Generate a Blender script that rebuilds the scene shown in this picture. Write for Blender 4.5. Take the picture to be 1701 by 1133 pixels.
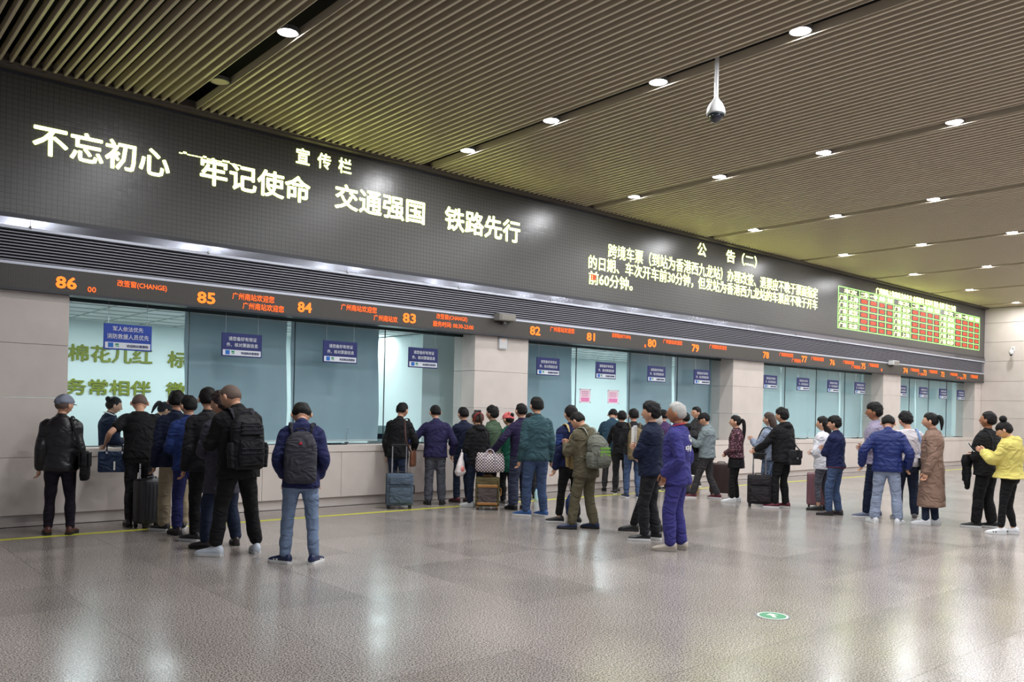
import bpy, bmesh, math, random
import numpy as np
from mathutils import Vector, Matrix
from mathutils.bvhtree import BVHTree
random.seed(7); RS = np.random.RandomState(11)
for o in list(bpy.data.objects): bpy.data.objects.remove(o)
scene = bpy.context.scene
COL = scene.collection
R = math.radians
# ------------------------------------------------------------------ camera, light, exposure
cam_data = bpy.data.cameras.new('camera'); cam = bpy.data.objects.new('camera', cam_data); COL.objects.link(cam)
cam_data.sensor_width = 36.0; cam_data.lens = 1388.1*36/1701; cam_data.shift_y = 113.56/1701
cam_data.clip_start = .05; cam_data.clip_end = 200
cam.matrix_world = Matrix.Translation((0, 0, 1.6)) @ Matrix.Rotation(-R(40.815), 4, 'Z') @ Matrix.Rotation(R(90), 4, 'X') @ Matrix.Rotation(R(1.2764), 4, 'Z')
scene.camera = cam
scene.view_settings.view_transform = 'Standard'; scene.view_settings.look = 'None'
scene.view_settings.gamma = 1.0; scene.view_settings.use_curve_mapping = False
scene.view_settings.exposure = 0.0
world = bpy.data.worlds.new('world'); scene.world = world; world.use_nodes = True
world.node_tree.nodes['Background'].inputs[0].default_value = (.62, .68, .80, 1)   # the rest of the hall, open behind the camera
world.node_tree.nodes['Background'].inputs[1].default_value = .42
LAMP_POWER = 50.0
ROOM_POWER = 46.0

# ------------------------------------------------------------------ materials
def lin(r, g, b):
    f = lambda c: (c/255/12.92) if c/255 <= .04045 else ((c/255+.055)/1.055)**2.4
    return (f(r), f(g), f(b), 1)
MATS = {}
def mat(name, col, rough=.6, metal=0., bump=0., bscale=60., spec=.5, emit=None, estr=0., var=0., vscale=5., coat=0.):
    if name in MATS: return MATS[name]
    m = bpy.data.materials.new(name); m.use_nodes = True; nt = m.node_tree; b = nt.nodes['Principled BSDF']
    b.inputs['Base Color'].default_value = col; b.inputs['Roughness'].default_value = rough
    b.inputs['Metallic'].default_value = metal; b.inputs['Specular IOR Level'].default_value = spec
    if coat: b.inputs['Coat Weight'].default_value = coat
    if emit: b.inputs['Emission Color'].default_value = emit; b.inputs['Emission Strength'].default_value = estr
    if bump or var:
        tc = nt.nodes.new('ShaderNodeTexCoord')
    if var:
        n = nt.nodes.new('ShaderNodeTexNoise'); n.inputs['Scale'].default_value = vscale; n.inputs['Detail'].default_value = 5
        nt.links.new(tc.outputs['Object'], n.inputs['Vector'])
        mx = nt.nodes.new('ShaderNodeMix'); mx.data_type = 'RGBA'
        mx.inputs[6].default_value = tuple(c*(1-var) for c in col[:3])+(1,); mx.inputs[7].default_value = tuple(min(1, c*(1+var)) for c in col[:3])+(1,)
        nt.links.new(n.outputs['Fac'], mx.inputs[0]); nt.links.new(mx.outputs[2], b.inputs['Base Color'])
    if bump:
        n = nt.nodes.new('ShaderNodeTexNoise'); n.inputs['Scale'].default_value = bscale; n.inputs['Detail'].default_value = 4
        nt.links.new(tc.outputs['Object'], n.inputs['Vector'])
        bp = nt.nodes.new('ShaderNodeBump'); bp.inputs['Strength'].default_value = bump; bp.inputs['Distance'].default_value = .01
        nt.links.new(n.outputs['Fac'], bp.inputs['Height']); nt.links.new(bp.outputs['Normal'], b.inputs['Normal'])
    MATS[name] = m; return m
def N(m, t, **k):
    n = m.node_tree.nodes.new(t)
    for a, v in k.items(): setattr(n, a, v)
    return n
def LK(m, a, b): m.node_tree.links.new(a, b)

def granite_floor():
    m = mat('granite_floor', lin(140, 130, 124), .2); b = m.node_tree.nodes['Principled BSDF']
    g = N(m, 'ShaderNodeNewGeometry'); oi = N(m, 'ShaderNodeObjectInfo')
    n1 = N(m, 'ShaderNodeTexNoise'); n1.inputs['Scale'].default_value = 88; n1.inputs['Detail'].default_value = 3; n1.inputs['Roughness'].default_value = .7
    n2 = N(m, 'ShaderNodeTexNoise'); n2.inputs['Scale'].default_value = .9; n2.inputs['Detail'].default_value = 4
    LK(m, g.outputs['Position'], n1.inputs['Vector']); LK(m, g.outputs['Position'], n2.inputs['Vector'])
    r = N(m, 'ShaderNodeValToRGB'); e = r.color_ramp.elements
    e[0].position = .40; e[0].color = lin(58, 52, 50); e[1].position = .60; e[1].color = lin(208, 198, 191)
    LK(m, n1.outputs['Fac'], r.inputs[0])
    mm = N(m, 'ShaderNodeMath', operation='MULTIPLY_ADD'); mm.inputs[1].default_value = .20; mm.inputs[2].default_value = .57
    LK(m, oi.outputs['Random'], mm.inputs[0])
    m2 = N(m, 'ShaderNodeMath', operation='MULTIPLY_ADD'); m2.inputs[1].default_value = .5; LK(m, n2.outputs['Fac'], m2.inputs[0]); LK(m, mm.outputs[0], m2.inputs[2])
    mx = N(m, 'ShaderNodeVectorMath', operation='SCALE'); LK(m, r.outputs[0], mx.inputs[0]); LK(m, m2.outputs[0], mx.inputs['Scale'])
    LK(m, mx.outputs[0], b.inputs['Base Color'])
    n3 = N(m, 'ShaderNodeTexNoise'); n3.inputs['Scale'].default_value = 2.2; n3.inputs['Detail'].default_value = 5; LK(m, g.outputs['Position'], n3.inputs['Vector'])
    m3 = N(m, 'ShaderNodeMath', operation='MULTIPLY_ADD'); m3.inputs[1].default_value = .14; m3.inputs[2].default_value = .135; LK(m, n3.outputs['Fac'], m3.inputs[0])
    LK(m, m3.outputs[0], b.inputs['Roughness'])
    bp = N(m, 'ShaderNodeBump'); bp.inputs['Strength'].default_value = .015; bp.inputs['Distance'].default_value = .01
    LK(m, n1.outputs['Fac'], bp.inputs['Height']); LK(m, bp.outputs['Normal'], b.inputs['Normal'])
    b.inputs['Specular IOR Level'].default_value = .6
    return m
def led_panel(name, col, cell, rough):
    m = mat(name, col, rough); b = m.node_tree.nodes['Principled BSDF']
    g = N(m, 'ShaderNodeNewGeometry'); sp = N(m, 'ShaderNodeSeparateXYZ'); LK(m, g.outputs['Position'], sp.inputs[0])
    outs = []
    for ax in (0, 2):
        a = N(m, 'ShaderNodeMath', operation='DIVIDE'); a.inputs[1].default_value = cell; LK(m, sp.outputs[ax], a.inputs[0])
        f = N(m, 'ShaderNodeMath', operation='FRACT'); LK(m, a.outputs[0], f.inputs[0])
        p = N(m, 'ShaderNodeMath', operation='PINGPONG'); p.inputs[1].default_value = .5; LK(m, f.outputs[0], p.inputs[0])
        s = N(m, 'ShaderNodeMapRange'); s.inputs[1].default_value = .03; s.inputs[2].default_value = .12; LK(m, p.outputs[0], s.inputs[0]); outs.append(s)
    mn = N(m, 'ShaderNodeMath', operation='MINIMUM'); LK(m, outs[0].outputs[0], mn.inputs[0]); LK(m, outs[1].outputs[0], mn.inputs[1])
    mx = N(m, 'ShaderNodeMix', data_type='RGBA'); mx.inputs[6].default_value = tuple(c*.55 for c in col[:3])+(1,); mx.inputs[7].default_value = col
    LK(m, mn.outputs[0], mx.inputs[0]); LK(m, mx.outputs[2], b.inputs['Base Color'])
    wn = N(m, 'ShaderNodeTexWhiteNoise'); sc = N(m, 'ShaderNodeVectorMath', operation='SCALE'); sc.inputs['Scale'].default_value = 1/cell
    fl = N(m, 'ShaderNodeVectorMath', operation='FLOOR'); LK(m, g.outputs['Position'], sc.inputs[0]); LK(m, sc.outputs[0], fl.inputs[0]); LK(m, fl.outputs[0], wn.inputs[0])
    # every LED module sits at a very slightly different angle
    nm = N(m, 'ShaderNodeVectorMath', operation='MULTIPLY_ADD'); nm.inputs[1].default_value = (.02, .02, .02)
    LK(m, wn.outputs['Color'], nm.inputs[0]); LK(m, g.outputs['Normal'], nm.inputs[2])
    nn = N(m, 'ShaderNodeVectorMath', operation='NORMALIZE'); LK(m, nm.outputs[0], nn.inputs[0])
    bp = N(m, 'ShaderNodeBump'); bp.inputs['Strength'].default_value = .10; bp.inputs['Distance'].default_value = .003
    LK(m, mn.outputs[0], bp.inputs['Height']); LK(m, nn.outputs[0], bp.inputs['Normal']); LK(m, bp.outputs['Normal'], b.inputs['Normal'])
    return m
def stone(name, col):
    m = mat(name, col, .45, spec=.4); b = m.node_tree.nodes['Principled BSDF']
    g = N(m, 'ShaderNodeNewGeometry'); oi = N(m, 'ShaderNodeObjectInfo')
    n = N(m, 'ShaderNodeTexNoise'); n.inputs['Scale'].default_value = 3.0; n.inputs['Detail'].default_value = 8; LK(m, g.outputs['Position'], n.inputs['Vector'])
    n2 = N(m, 'ShaderNodeTexNoise'); n2.inputs['Scale'].default_value = 90; n2.inputs['Detail'].default_value = 3; LK(m, g.outputs['Position'], n2.inputs['Vector'])
    a = N(m, 'ShaderNodeMath', operation='MULTIPLY_ADD'); a.inputs[1].default_value = .22; a.inputs[2].default_value = .80; LK(m, n.outputs['Fac'], a.inputs[0])
    c = N(m, 'ShaderNodeMath', operation='MULTIPLY_ADD'); c.inputs[1].default_value = .16; LK(m, n2.outputs['Fac'], c.inputs[0]); LK(m, a.outputs[0], c.inputs[2])
    d = N(m, 'ShaderNodeMath', operation='MULTIPLY_ADD'); d.inputs[1].default_value = .07; LK(m, oi.outputs['Random'], d.inputs[0]); LK(m, c.outputs[0], d.inputs[2])
    s = N(m, 'ShaderNodeVectorMath', operation='SCALE'); s.inputs[0].default_value = col[:3]; LK(m, d.outputs[0], s.inputs['Scale']); LK(m, s.outputs[0], b.inputs['Base Color'])
    return m
def glass_mat(name, tint):
    m = bpy.data.materials.new(name); m.use_nodes = True; nt = m.node_tree; nt.nodes.remove(nt.nodes['Principled BSDF']); out = nt.nodes['Material Output']
    t = N(m, 'ShaderNodeBsdfTransparent'); t.inputs[0].default_value = tint
    g = N(m, 'ShaderNodeBsdfGlossy'); g.inputs['Roughness'].default_value = .03
    f = N(m, 'ShaderNodeFresnel'); f.inputs['IOR'].default_value = 1.45
    ge = N(m, 'ShaderNodeNewGeometry'); iv = N(m, 'ShaderNodeMath', operation='SUBTRACT'); iv.inputs[0].default_value = 1; LK(m, ge.outputs['Backfacing'], iv.inputs[1])
    fm = N(m, 'ShaderNodeMath', operation='MULTIPLY'); LK(m, f.outputs[0], fm.inputs[0]); LK(m, iv.outputs[0], fm.inputs[1])   # reflect on the entry face only
    mx = N(m, 'ShaderNodeMixShader'); LK(m, fm.outputs[0], mx.inputs[0]); LK(m, t.outputs[0], mx.inputs[1]); LK(m, g.outputs[0], mx.inputs[2]); LK(m, mx.outputs[0], out.inputs['Surface'])
    return m
def checker_mat(name, c1, c2, scale):
    m = mat(name, c1, .5); b = m.node_tree.nodes['Principled BSDF']; tc = N(m, 'ShaderNodeTexCoord'); mp = N(m, 'ShaderNodeMapping')
    mp.inputs['Scale'].default_value = (1, 0, 1); LK(m, tc.outputs['Object'], mp.inputs[0])
    ck = N(m, 'ShaderNodeTexChecker'); ck.inputs['Scale'].default_value = scale; ck.inputs[1].default_value = c1; ck.inputs[2].default_value = c2
    LK(m, mp.outputs[0], ck.inputs[0]); LK(m, ck.outputs[0], b.inputs['Base Color']); return m
def floral_mat(name, c1, c2, c3):
    m = mat(name, c1, .8); b = m.node_tree.nodes['Principled BSDF']; tc = N(m, 'ShaderNodeTexCoord')
    v = N(m, 'ShaderNodeTexVoronoi'); v.inputs['Scale'].default_value = 38; LK(m, tc.outputs['Object'], v.inputs['Vector'])
    r = N(m, 'ShaderNodeValToRGB'); r.color_ramp.interpolation = 'CONSTANT'; e = r.color_ramp.elements
    e[0].position = 0; e[0].color = c2; e[1].position = .25; e[1].color = c3; x = e.new(.4); x.color = c1
    LK(m, v.outputs['Distance'], r.inputs[0]); LK(m, r.outputs[0], b.inputs['Base Color']); return m

M_floor = granite_floor()
M_grout = mat('grout', lin(70, 66, 62), .8)
M_board = led_panel('led_board', lin(80, 79, 76), .064, .31)
M_strip = led_panel('led_strip', lin(70, 66, 60), .026, .45)
M_boardframe = mat('board_frame', lin(52, 52, 58), .4)
M_steel = mat('brushed_steel', lin(128, 130, 140), .13, 1.0)
M_lite = mat('light_metal', lin(202, 206, 218), .45, .3)
M_louver = mat('louver_metal', lin(146, 146, 156), .45, .25)
M_black = mat('black_void', lin(8, 8, 10), .9)
M_slat = mat('ceiling_slat', lin(208, 194, 174), .38, .1)
M_stoneA = stone('stone_wall', lin(206, 196, 189))
M_glass = glass_mat('glass', (.92, .96, .97, 1))
M_seal = mat('seal', lin(30, 50, 54), .5)
M_blind = mat('blind_fabric', lin(196, 208, 214), .9)
def _blind():
    m = M_blind; b = m.node_tree.nodes['Principled BSDF']; t = N(m, 'ShaderNodeBsdfTranslucent'); t.inputs[0].default_value = lin(170, 190, 198)
    mx = N(m, 'ShaderNodeMixShader'); mx.inputs[0].default_value = .45; LK(m, b.outputs[0], mx.inputs[1]); LK(m, t.outputs[0], mx.inputs[2]); LK(m, mx.outputs[0], m.node_tree.nodes['Material Output'].inputs['Surface'])
_blind()
M_white = mat('white_paint', lin(236, 240, 240), .7)
M_glowwall = mat('room_wall', lin(226, 240, 240), .7)
M_green = mat('green_letters', lin(128, 138, 36), .5)
M_tape = mat('yellow_tape', lin(200, 200, 60), .6, var=.35, vscale=9)
M_yg = mat('led_yellow', (0, 0, 0, 1), .5, emit=(.88, 1.0, .28, 1), estr=6.5)
M_org = mat('led_orange', (0, 0, 0, 1), .5, emit=(1.0, .13, .012, 1), estr=1.8)
M_num = mat('led_amber', (0, 0, 0, 1), .5, emit=(1.0, .20, .012, 1), estr=1.9)
M_grn = mat('led_green', (0, 0, 0, 1), .5, emit=(.45, 1.0, .25, 1), estr=1.7)
M_red = mat('led_red', (0, 0, 0, 1), .5, emit=(1.0, .10, .03, 1), estr=1.0)
M_bluesign = mat('sign_blue', lin(28, 40, 108), .45)
M_bluesign2 = mat('sign_bright_blue', lin(24, 66, 170), .45)
M_signwhite = mat('sign_white', lin(225, 230, 238), .5)
M_icon = mat('sign_icon', lin(30, 110, 200), .5)
M_icong = mat('sign_icon_green', lin(40, 150, 110), .5)
M_pink = mat('poster_pink', lin(225, 130, 180), .6)
M_pinkp = mat('poster_paper', lin(235, 215, 225), .6)
M_lampbody = mat('lamp_body', lin(110, 110, 112), .4, .5)
M_lampon = mat('lamp_on', (1, 1, 1, 1), .5, emit=(.93, .96, 1, 1), estr=40)
M_lampoff = mat('lamp_off', lin(190, 175, 145), .5)
M_plastic_w = mat('plastic_white', lin(215, 215, 215), .4)
M_plastic_g = mat('plastic_grey', lin(120, 118, 112), .5)
M_plastic_k = mat('plastic_black', lin(22, 24, 27), .35)
M_dome = mat('dome_glass', lin(25, 28, 38), .08, coat=1)
M_screen = mat('screen', (0, 0, 0, 1), .3, emit=(.15, .5, .9, 1), estr=1.2)
M_chrome = mat('chrome', lin(215, 215, 220), .18, 1.0)
M_rubber = mat('rubber', lin(22, 22, 23), .6)
M_card = mat('cardboard', lin(176, 140, 96), .85, var=.1)
M_paper = mat('paper', lin(235, 233, 225), .7)
M_bag = mat('thin_plastic', lin(225, 215, 215), .3)
M_skin = mat('skin', lin(205, 156, 128), .5, var=.06, vscale=20)
M_skind = mat('skin_tanned', lin(160, 108, 78), .5, var=.08, vscale=20)
M_eye = mat('eye_dark', lin(25, 18, 15), .3)
M_lip = mat('lip', lin(176, 100, 92), .5)
M_hair = mat('hair_black', lin(17, 14, 15), .6, bump=.5, bscale=160, spec=.25)
M_hairb = mat('hair_brown', lin(58, 38, 30), .6, bump=.5, bscale=160)
M_hairw = mat('hair_grey', lin(178, 176, 172), .6, bump=.6, bscale=160)
M_buzz = mat('hair_buzz', lin(98, 80, 72), .7, bump=.3, bscale=260)
def cloth(name, r, g, b, rough=.85, bump=.25, bscale=45, var=.10):
    if 'cloth_'+name in MATS: return MATS['cloth_'+name]
    m = mat('cloth_'+name, lin(r, g, b), rough, bump=bump, bscale=bscale, var=var, vscale=7, spec=.3); add_folds(m); return m
def add_folds(m, st=.75):
    nt = m.node_tree; b = nt.nodes['Principled BSDF']; tc = N(m, 'ShaderNodeTexCoord'); mp = N(m, 'ShaderNodeMapping'); mp.inputs['Scale'].default_value = (1, 1, 1.7); LK(m, tc.outputs['Object'], mp.inputs[0])
    n = N(m, 'ShaderNodeTexNoise'); n.inputs['Scale'].default_value = 4.2; n.inputs['Detail'].default_value = 1.2; n.inputs['Distortion'].default_value = 1.1; LK(m, mp.outputs[0], n.inputs['Vector'])
    a = N(m, 'ShaderNodeMath', operation='SUBTRACT'); a.inputs[1].default_value = .5; LK(m, n.outputs['Fac'], a.inputs[0]); c = N(m, 'ShaderNodeMath', operation='ABSOLUTE'); LK(m, a.outputs[0], c.inputs[0])
    bp = N(m, 'ShaderNodeBump'); bp.inputs['Strength'].default_value = st; bp.inputs['Distance'].default_value = .11; bp.invert = True; LK(m, c.outputs[0], bp.inputs['Height'])
    old = b.inputs['Normal'].links[0].from_socket if b.inputs['Normal'].links else None
    if old: LK(m, old, bp.inputs['Normal'])
    LK(m, bp.outputs['Normal'], b.inputs['Normal'])

# ------------------------------------------------------------------ geometry helpers (all return (verts, faces))
def merge(*parts):
    V = []; F = []; o = 0
    for v, f in parts:
        v = np.asarray(v, float).reshape(-1, 3); V.append(v); F += [tuple(i+o for i in q) for q in f]; o += len(v)
    return np.vstack(V), F
def box(x0, x1, y0, y1, z0, z1):
    v = np.array([(x, y, z) for x in (x0, x1) for y in (y0, y1) for z in (z0, z1)], float)
    return v, [(0, 1, 3, 2), (4, 6, 7, 5), (0, 4, 5, 1), (2, 3, 7, 6), (0, 2, 6, 4), (1, 5, 7, 3)]
def rbox(x0, x1, y0, y1, z0, z1, r=.02, seg=3):
    bm = bmesh.new(); bmesh.ops.create_cube(bm, size=1)
    for v in bm.verts: v.co = ((x0+x1)/2+v.co.x*(x1-x0), (y0+y1)/2+v.co.y*(y1-y0), (z0+z1)/2+v.co.z*(z1-z0))
    bmesh.ops.bevel(bm, geom=bm.edges[:], offset=r, segments=seg, affect='EDGES', profile=.5)
    bm.verts.ensure_lookup_table(); V = np.array([v.co[:] for v in bm.verts]); F = [tuple(v.index for v in f.verts) for f in bm.faces]; bm.free(); return V, F
def rings_mesh(rings):
    n = len(rings[0]); V = np.vstack(rings); F = []
    for i in range(len(rings)-1):
        for j in range(n):
            k = (j+1) % n; F.append((i*n+j, i*n+k, (i+1)*n+k, (i+1)*n+j))
    F.append(tuple(range(n-1, -1, -1))); F.append(tuple((len(rings)-1)*n+j for j in range(n)))
    return V, F
def loft(sec, n=24, ex=2.4):
    """sec: list of (z, cx, cy, a, b) horizontal superellipse sections"""
    t = np.linspace(0, 2*np.pi, n, endpoint=False); c, s = np.cos(t), np.sin(t)
    ux = np.sign(c)*abs(c)**(2/ex); uy = np.sign(s)*abs(s)**(2/ex); out = []
    for z, cx, cy, a, b in sec: out.append(np.stack([cx+a*ux, cy+b*uy, np.full(n, z)], 1))
    return rings_mesh(out)
def catmull(P, k):
    P = np.asarray(P, float); Q = np.vstack([2*P[0]-P[1], P, 2*P[-1]-P[-2]]); out = []
    for i in range(1, len(Q)-2):
        for t in np.linspace(0, 1, k, endpoint=False):
            a, b, c, d = Q[i-1], Q[i], Q[i+1], Q[i+2]
            out.append(.5*((2*b)+(c-a)*t+(2*a-5*b+4*c-d)*t*t+(3*b-a-3*c+d)*t**3))
    out.append(P[-1]); return np.array(out)
def tube(P, rad, n=12, sub=3, caps=True, flat=1.0, up=(0, 0, 1)):
    P = np.asarray(P, float); rad = np.broadcast_to(np.asarray(rad, float), (len(P),))
    if sub > 1 and len(P) > 2:
        Q = catmull(np.hstack([P, rad[:, None]]), sub); P, rad = Q[:, :3], np.maximum(Q[:, 3], 1e-4)
    T = np.gradient(P, axis=0); T /= np.linalg.norm(T, axis=1)[:, None]+1e-9
    u = np.array(up, float)
    if abs(T[0]@u) > .9: u = np.array((0, 1., 0)) if abs(T[0][1]) < .9 else np.array((1., 0, 0))
    rings = []; t = np.linspace(0, 2*np.pi, n, endpoint=False); nrm = u-T[0]*(u@T[0]); nrm /= np.linalg.norm(nrm)
    for i in range(len(P)):
        nrm = nrm-T[i]*(nrm@T[i]); nrm /= np.linalg.norm(nrm)+1e-9; bi = np.cross(T[i], nrm)
        rings.append(P[i]+rad[i]*(np.cos(t)[:, None]*nrm*flat+np.sin(t)[:, None]*bi))
    if caps:
        rings = [P[0]+(rings[0]-P[0])*.6-T[0]*rad[0]*.55]+rings+[P[-1]+(rings[-1]-P[-1])*.6+T[-1]*rad[-1]*.55]
    return rings_mesh(rings)
def ellipsoid(c, r, nu=16, nv=10):
    rings = []; t = np.linspace(0, 2*np.pi, nu, endpoint=False)
    for p in np.linspace(.06, np.pi-.06, nv): rings.append(np.stack([c[0]+r[0]*np.sin(p)*np.cos(t), c[1]+r[1]*np.sin(p)*np.sin(t), np.full(nu, c[2]-r[2]*np.cos(p))], 1))
    return rings_mesh(rings)
def cyl(c, r, h, n=20, axis=2, r2=None):
    t = np.linspace(0, 2*np.pi, n, endpoint=False); r2 = r if r2 is None else r2; out = []
    for z, q in ((0, r), (h, r2)):
        p = np.zeros((n, 3)); a, b = [(1, 2), (2, 0), (0, 1)][axis]; p[:, a] = q*np.cos(t); p[:, b] = q*np.sin(t); p[:, axis] = z; out.append(p+np.array(c))
    return rings_mesh(out)
def xf(part, M):
    v, f = part; v = np.asarray(v); A = np.array(M); return v@A[:3, :3].T+A[:3, 3], f

def mesh_from(name, part, m, smooth=False):
    v, f = part; me = bpy.data.meshes.new(name); me.from_pydata(np.asarray(v).tolist(), [], f)
    for x in (m if isinstance(m, (list, tuple)) else [m]): me.materials.append(x)
    if smooth: me.polygons.foreach_set('use_smooth', [True]*len(me.polygons))
    me.update(); return me
def fixn(me):
    bm = bmesh.new(); bm.from_mesh(me); bmesh.ops.recalc_face_normals(bm, faces=bm.faces[:]); bm.to_mesh(me); bm.free()
def ob(name, part, m, parent=None, smooth=False, loc=None, auto=False):
    me = part if isinstance(part, bpy.types.Mesh) else mesh_from(name, part, m, smooth)
    if not isinstance(part, bpy.types.Mesh): fixn(me)
    if auto: me.set_sharp_from_angle(angle=R(35))
    o = bpy.data.objects.new(name, me); COL.objects.link(o)
    if parent: o.parent = parent
    if loc is not None: o.location = loc
    return o
def tag(o, label, cat, group=None):
    o['label'] = label; o['category'] = cat
    if group: o['group'] = group
    return o
def thing(name, label, cat, loc=(0, 0, 0), rz=0., group=None):
    o = bpy.data.objects.new(name, None); COL.objects.link(o); o.location = loc; o.rotation_euler = (0, 0, rz); o.empty_display_size = .1
    return tag(o, label, cat, group)
def struct(name, part=None, m=None, **k):
    o = ob(name, part, m, **k) if part is not None else bpy.data.objects.new(name, None)
    if part is None: COL.objects.link(o)
    o['kind'] = 'structure'; return o

TXT = {}
def text_part(s, x0, x1, z0, z1, y, bold=.02, ext=0.):
    """text as flat faces fitted in a rectangle of the vertical plane Y=y, facing -Y"""
    key = (s, bold, ext)
    if key not in TXT:
        c = bpy.data.curves.new('t', 'FONT'); c.body = s; c.size = 1; c.extrude = ext; c.resolution_u = 2; c.fill_mode = 'BOTH' if ext else 'FRONT'
        o = bpy.data.objects.new('t', c); COL.objects.link(o); dg = bpy.context.evaluated_depsgraph_get()
        me = bpy.data.meshes.new_from_object(o.evaluated_get(dg)); v = np.empty(len(me.vertices)*3); me.vertices.foreach_get('co', v); v = v.reshape(-1, 3)
        f = [tuple(p.vertices) for p in me.polygons]; bpy.data.objects.remove(o); bpy.data.meshes.remove(me); 
        if bold and not ext:   # heavier strokes: the same glyph laid down again, shifted by a stroke's width
            v, f = merge(*[(v+np.array((bold*dx, bold*dy, .0004*i)), f) for i, (dx, dy) in enumerate(((0, 0), (1, 0), (-1, 0), (0, 1), (0, -1), (.7, .7), (-.7, .7), (.7, -.7), (-.7, -.7)))])
        elif bold: v, f = merge(*[(v+np.array((bold*dx, bold*dy, .0004*i)), f) for i, (dx, dy) in enumerate(((0, 0), (1, 0), (-1, 0), (0, 1), (0, -1)))])
        TXT[key] = (v, f)
    v, f = TXT[key]; mn, mx = v.min(0), v.max(0); q = np.empty_like(v)
    q[:, 0] = x0+(v[:, 0]-mn[0])/(mx[0]-mn[0])*(x1-x0); q[:, 2] = z0+(v[:, 1]-mn[1])/(mx[1]-mn[1])*(z1-z0); q[:, 1] = y-v[:, 2]
    return q, f

# ------------------------------------------------------------------ setting
D = 11.80; GL = 12.17; XE = 32.6
WIN = [(2.68, 9.28), (10.57, 17.22), (18.54, 25.0), (26.17, 32.0)]
floor = struct('floor', box(-9, XE+.4, -9, 18, -.12, -.006), M_grout)
P = .955; tiles = []
for i in range(-9, 36):
    for j in range(-11, 11):
        x, y = 5.58+(i-5)*P, 2.26+(j-1)*P
        if x+P > XE+.01: continue
        x1, y1 = x+P, min(y+P, 11.95)
        if y1 <= y: continue
        cx, cy = x+P/2, y+P/2
        dep = cx*.654+cy*.757; lat = cx*.757-cy*.654
        vis = dep > 1.5 and abs(lat) < .62*dep+.8
        tiles.append((0 if vis else 1, dep if vis else 1e3, x, x1, y, y1))
tiles.sort(); tme = mesh_from('tile', box(0, P-.003, 0, P-.003, -.012, 0), M_floor); fixn(tme); rest = []
tmc = mesh_from('tile', box(0, P-.003, 0, 11.95-(2.26+9*P), -.012, 0), M_floor); fixn(tmc)
for n, (v, d, x, x1, y, y1) in enumerate(tiles):
    if n < 296 and v == 0: ob('tile', tmc if y1-y < P-.01 else tme, None, floor, loc=(x, y, 0))
    else: rest.append(box(x, x1-.003, y, y1-.003, -.012, 0))
o = ob('tile_field', merge(*rest), M_floor, floor); o['kind'] = 'stuff'
# ceiling: baffles across the hall with open lamp slots
CZ = 5.62; SLOT = [4.02+3.94*i for i in range(-1, 8)]
ceiling = struct('ceiling', box(-9, XE+.3, -9, 11.9, 6.15, 6.3), M_black)
pitch = (3.94-.30)/31; sme = mesh_from('slat', rbox(-.017, .017, -6.5, 11.62, CZ, CZ+.10, .004, 1), M_slat); fixn(sme)
for s in SLOT:
    for k in range(31):
        x = s+.15+pitch*(k+.5)
        if x > XE-.03: break
        ob('slat', sme, None, ceiling, loc=(x, 0, 0))
extra = [xf(box(-.017, .017, -6.5, 11.62, CZ, CZ+.10), Matrix.Translation((SLOT[0]-.15-pitch*(k+.5), 0, 0))) for k in range(60)]
o = ob('slat_field', merge(*extra), M_slat, ceiling); o['kind'] = 'stuff'
for s in SLOT:   # upstand channels on both sides of each lamp slot
    ob('slot_channel', merge(box(s-.135, s-.125, -6.5, 11.62, CZ, CZ+.10), box(s+.125, s+.135, -6.5, 11.62, CZ, CZ+.10)), M_slat, ceiling)
ob('edge_channel', merge(box(-9, XE, 11.60, 11.74, CZ-.03, CZ+.12), box(-9, XE, 11.55, 11.60, CZ+.0, CZ+.02)), mat('edge_channel', lin(92, 84, 78), .6), ceiling)
# front wall
wall = struct('wall_front', box(-9, XE, 11.95, 12.05, 2.95, 6.3), M_black)
def panel(x0, x1, y0, y1, z0, z1, parent=wall, name='stone_panel'):
    return ob(name, rbox(x0+.002, x1-.002, y0, y1, z0+.002, z1-.002, .003, 1), M_stoneA, parent)
PIL = [(-9, 2.68), (9.28, 10.57), (17.22, 18.54), (25.0, 26.17), (32.0, XE)]
ZJ = [.15, .865, 1.0, 1.617, 2.283, 2.95]
for a, b in PIL:
    xs = [a, b] if b-a < 3 else [-9, -6.2, -3.8, -1.4, 1.0, 2.68]
    for x0, x1 in zip(xs, xs[1:]):
        for z0, z1 in zip(ZJ, ZJ[1:]):
            if (z0, z1) == (.865, 1.0): continue
            panel(x0, x1, D, GL+.25, z0 if z0 != 1.0 else .865, z1)
for a, b in WIN:
    n = 5; w = (b-a)/n
    for k in range(n):
        panel(a+k*w, a+(k+1)*w, D, D+.1, .15, .865)
    n = 4; w = (b-a)/n
    for k in range(n): panel(a+k*w, a+(k+1)*w, D-.012, GL+.3, .865, .972, name='counter_slab')
trim = struct('baseboard_front', rbox(-9, XE, D+.06, D+.2, 0, .15, .004, 1), M_stoneA)
# windows: glass, seals, soffit
for n, (a, b) in enumerate(WIN):
    w = struct('window_%d' % (n+1)); q = (b-a)/4
    for k in range(4):
        ob('pane', box(a+k*q+.004, a+(k+1)*q-.004, GL, GL+.012, .975, 2.95), M_glass, w)
        if k: ob('glass_joint', box(a+k*q-.005, a+k*q+.005, GL-.004, GL+.016, .975, 2.95), M_seal, w)
    ob('bottom_channel', box(a, b, GL-.012, GL+.03, .972, .985), M_lampbody, w)
    ob('soffit', box(a, b, 11.8, 12.6, 2.95, 2.99), M_plastic_g, w)
    ob('top_channel', box(a, b, GL-.015, GL+.03, 2.90, 2.95), M_seal, w)
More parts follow.
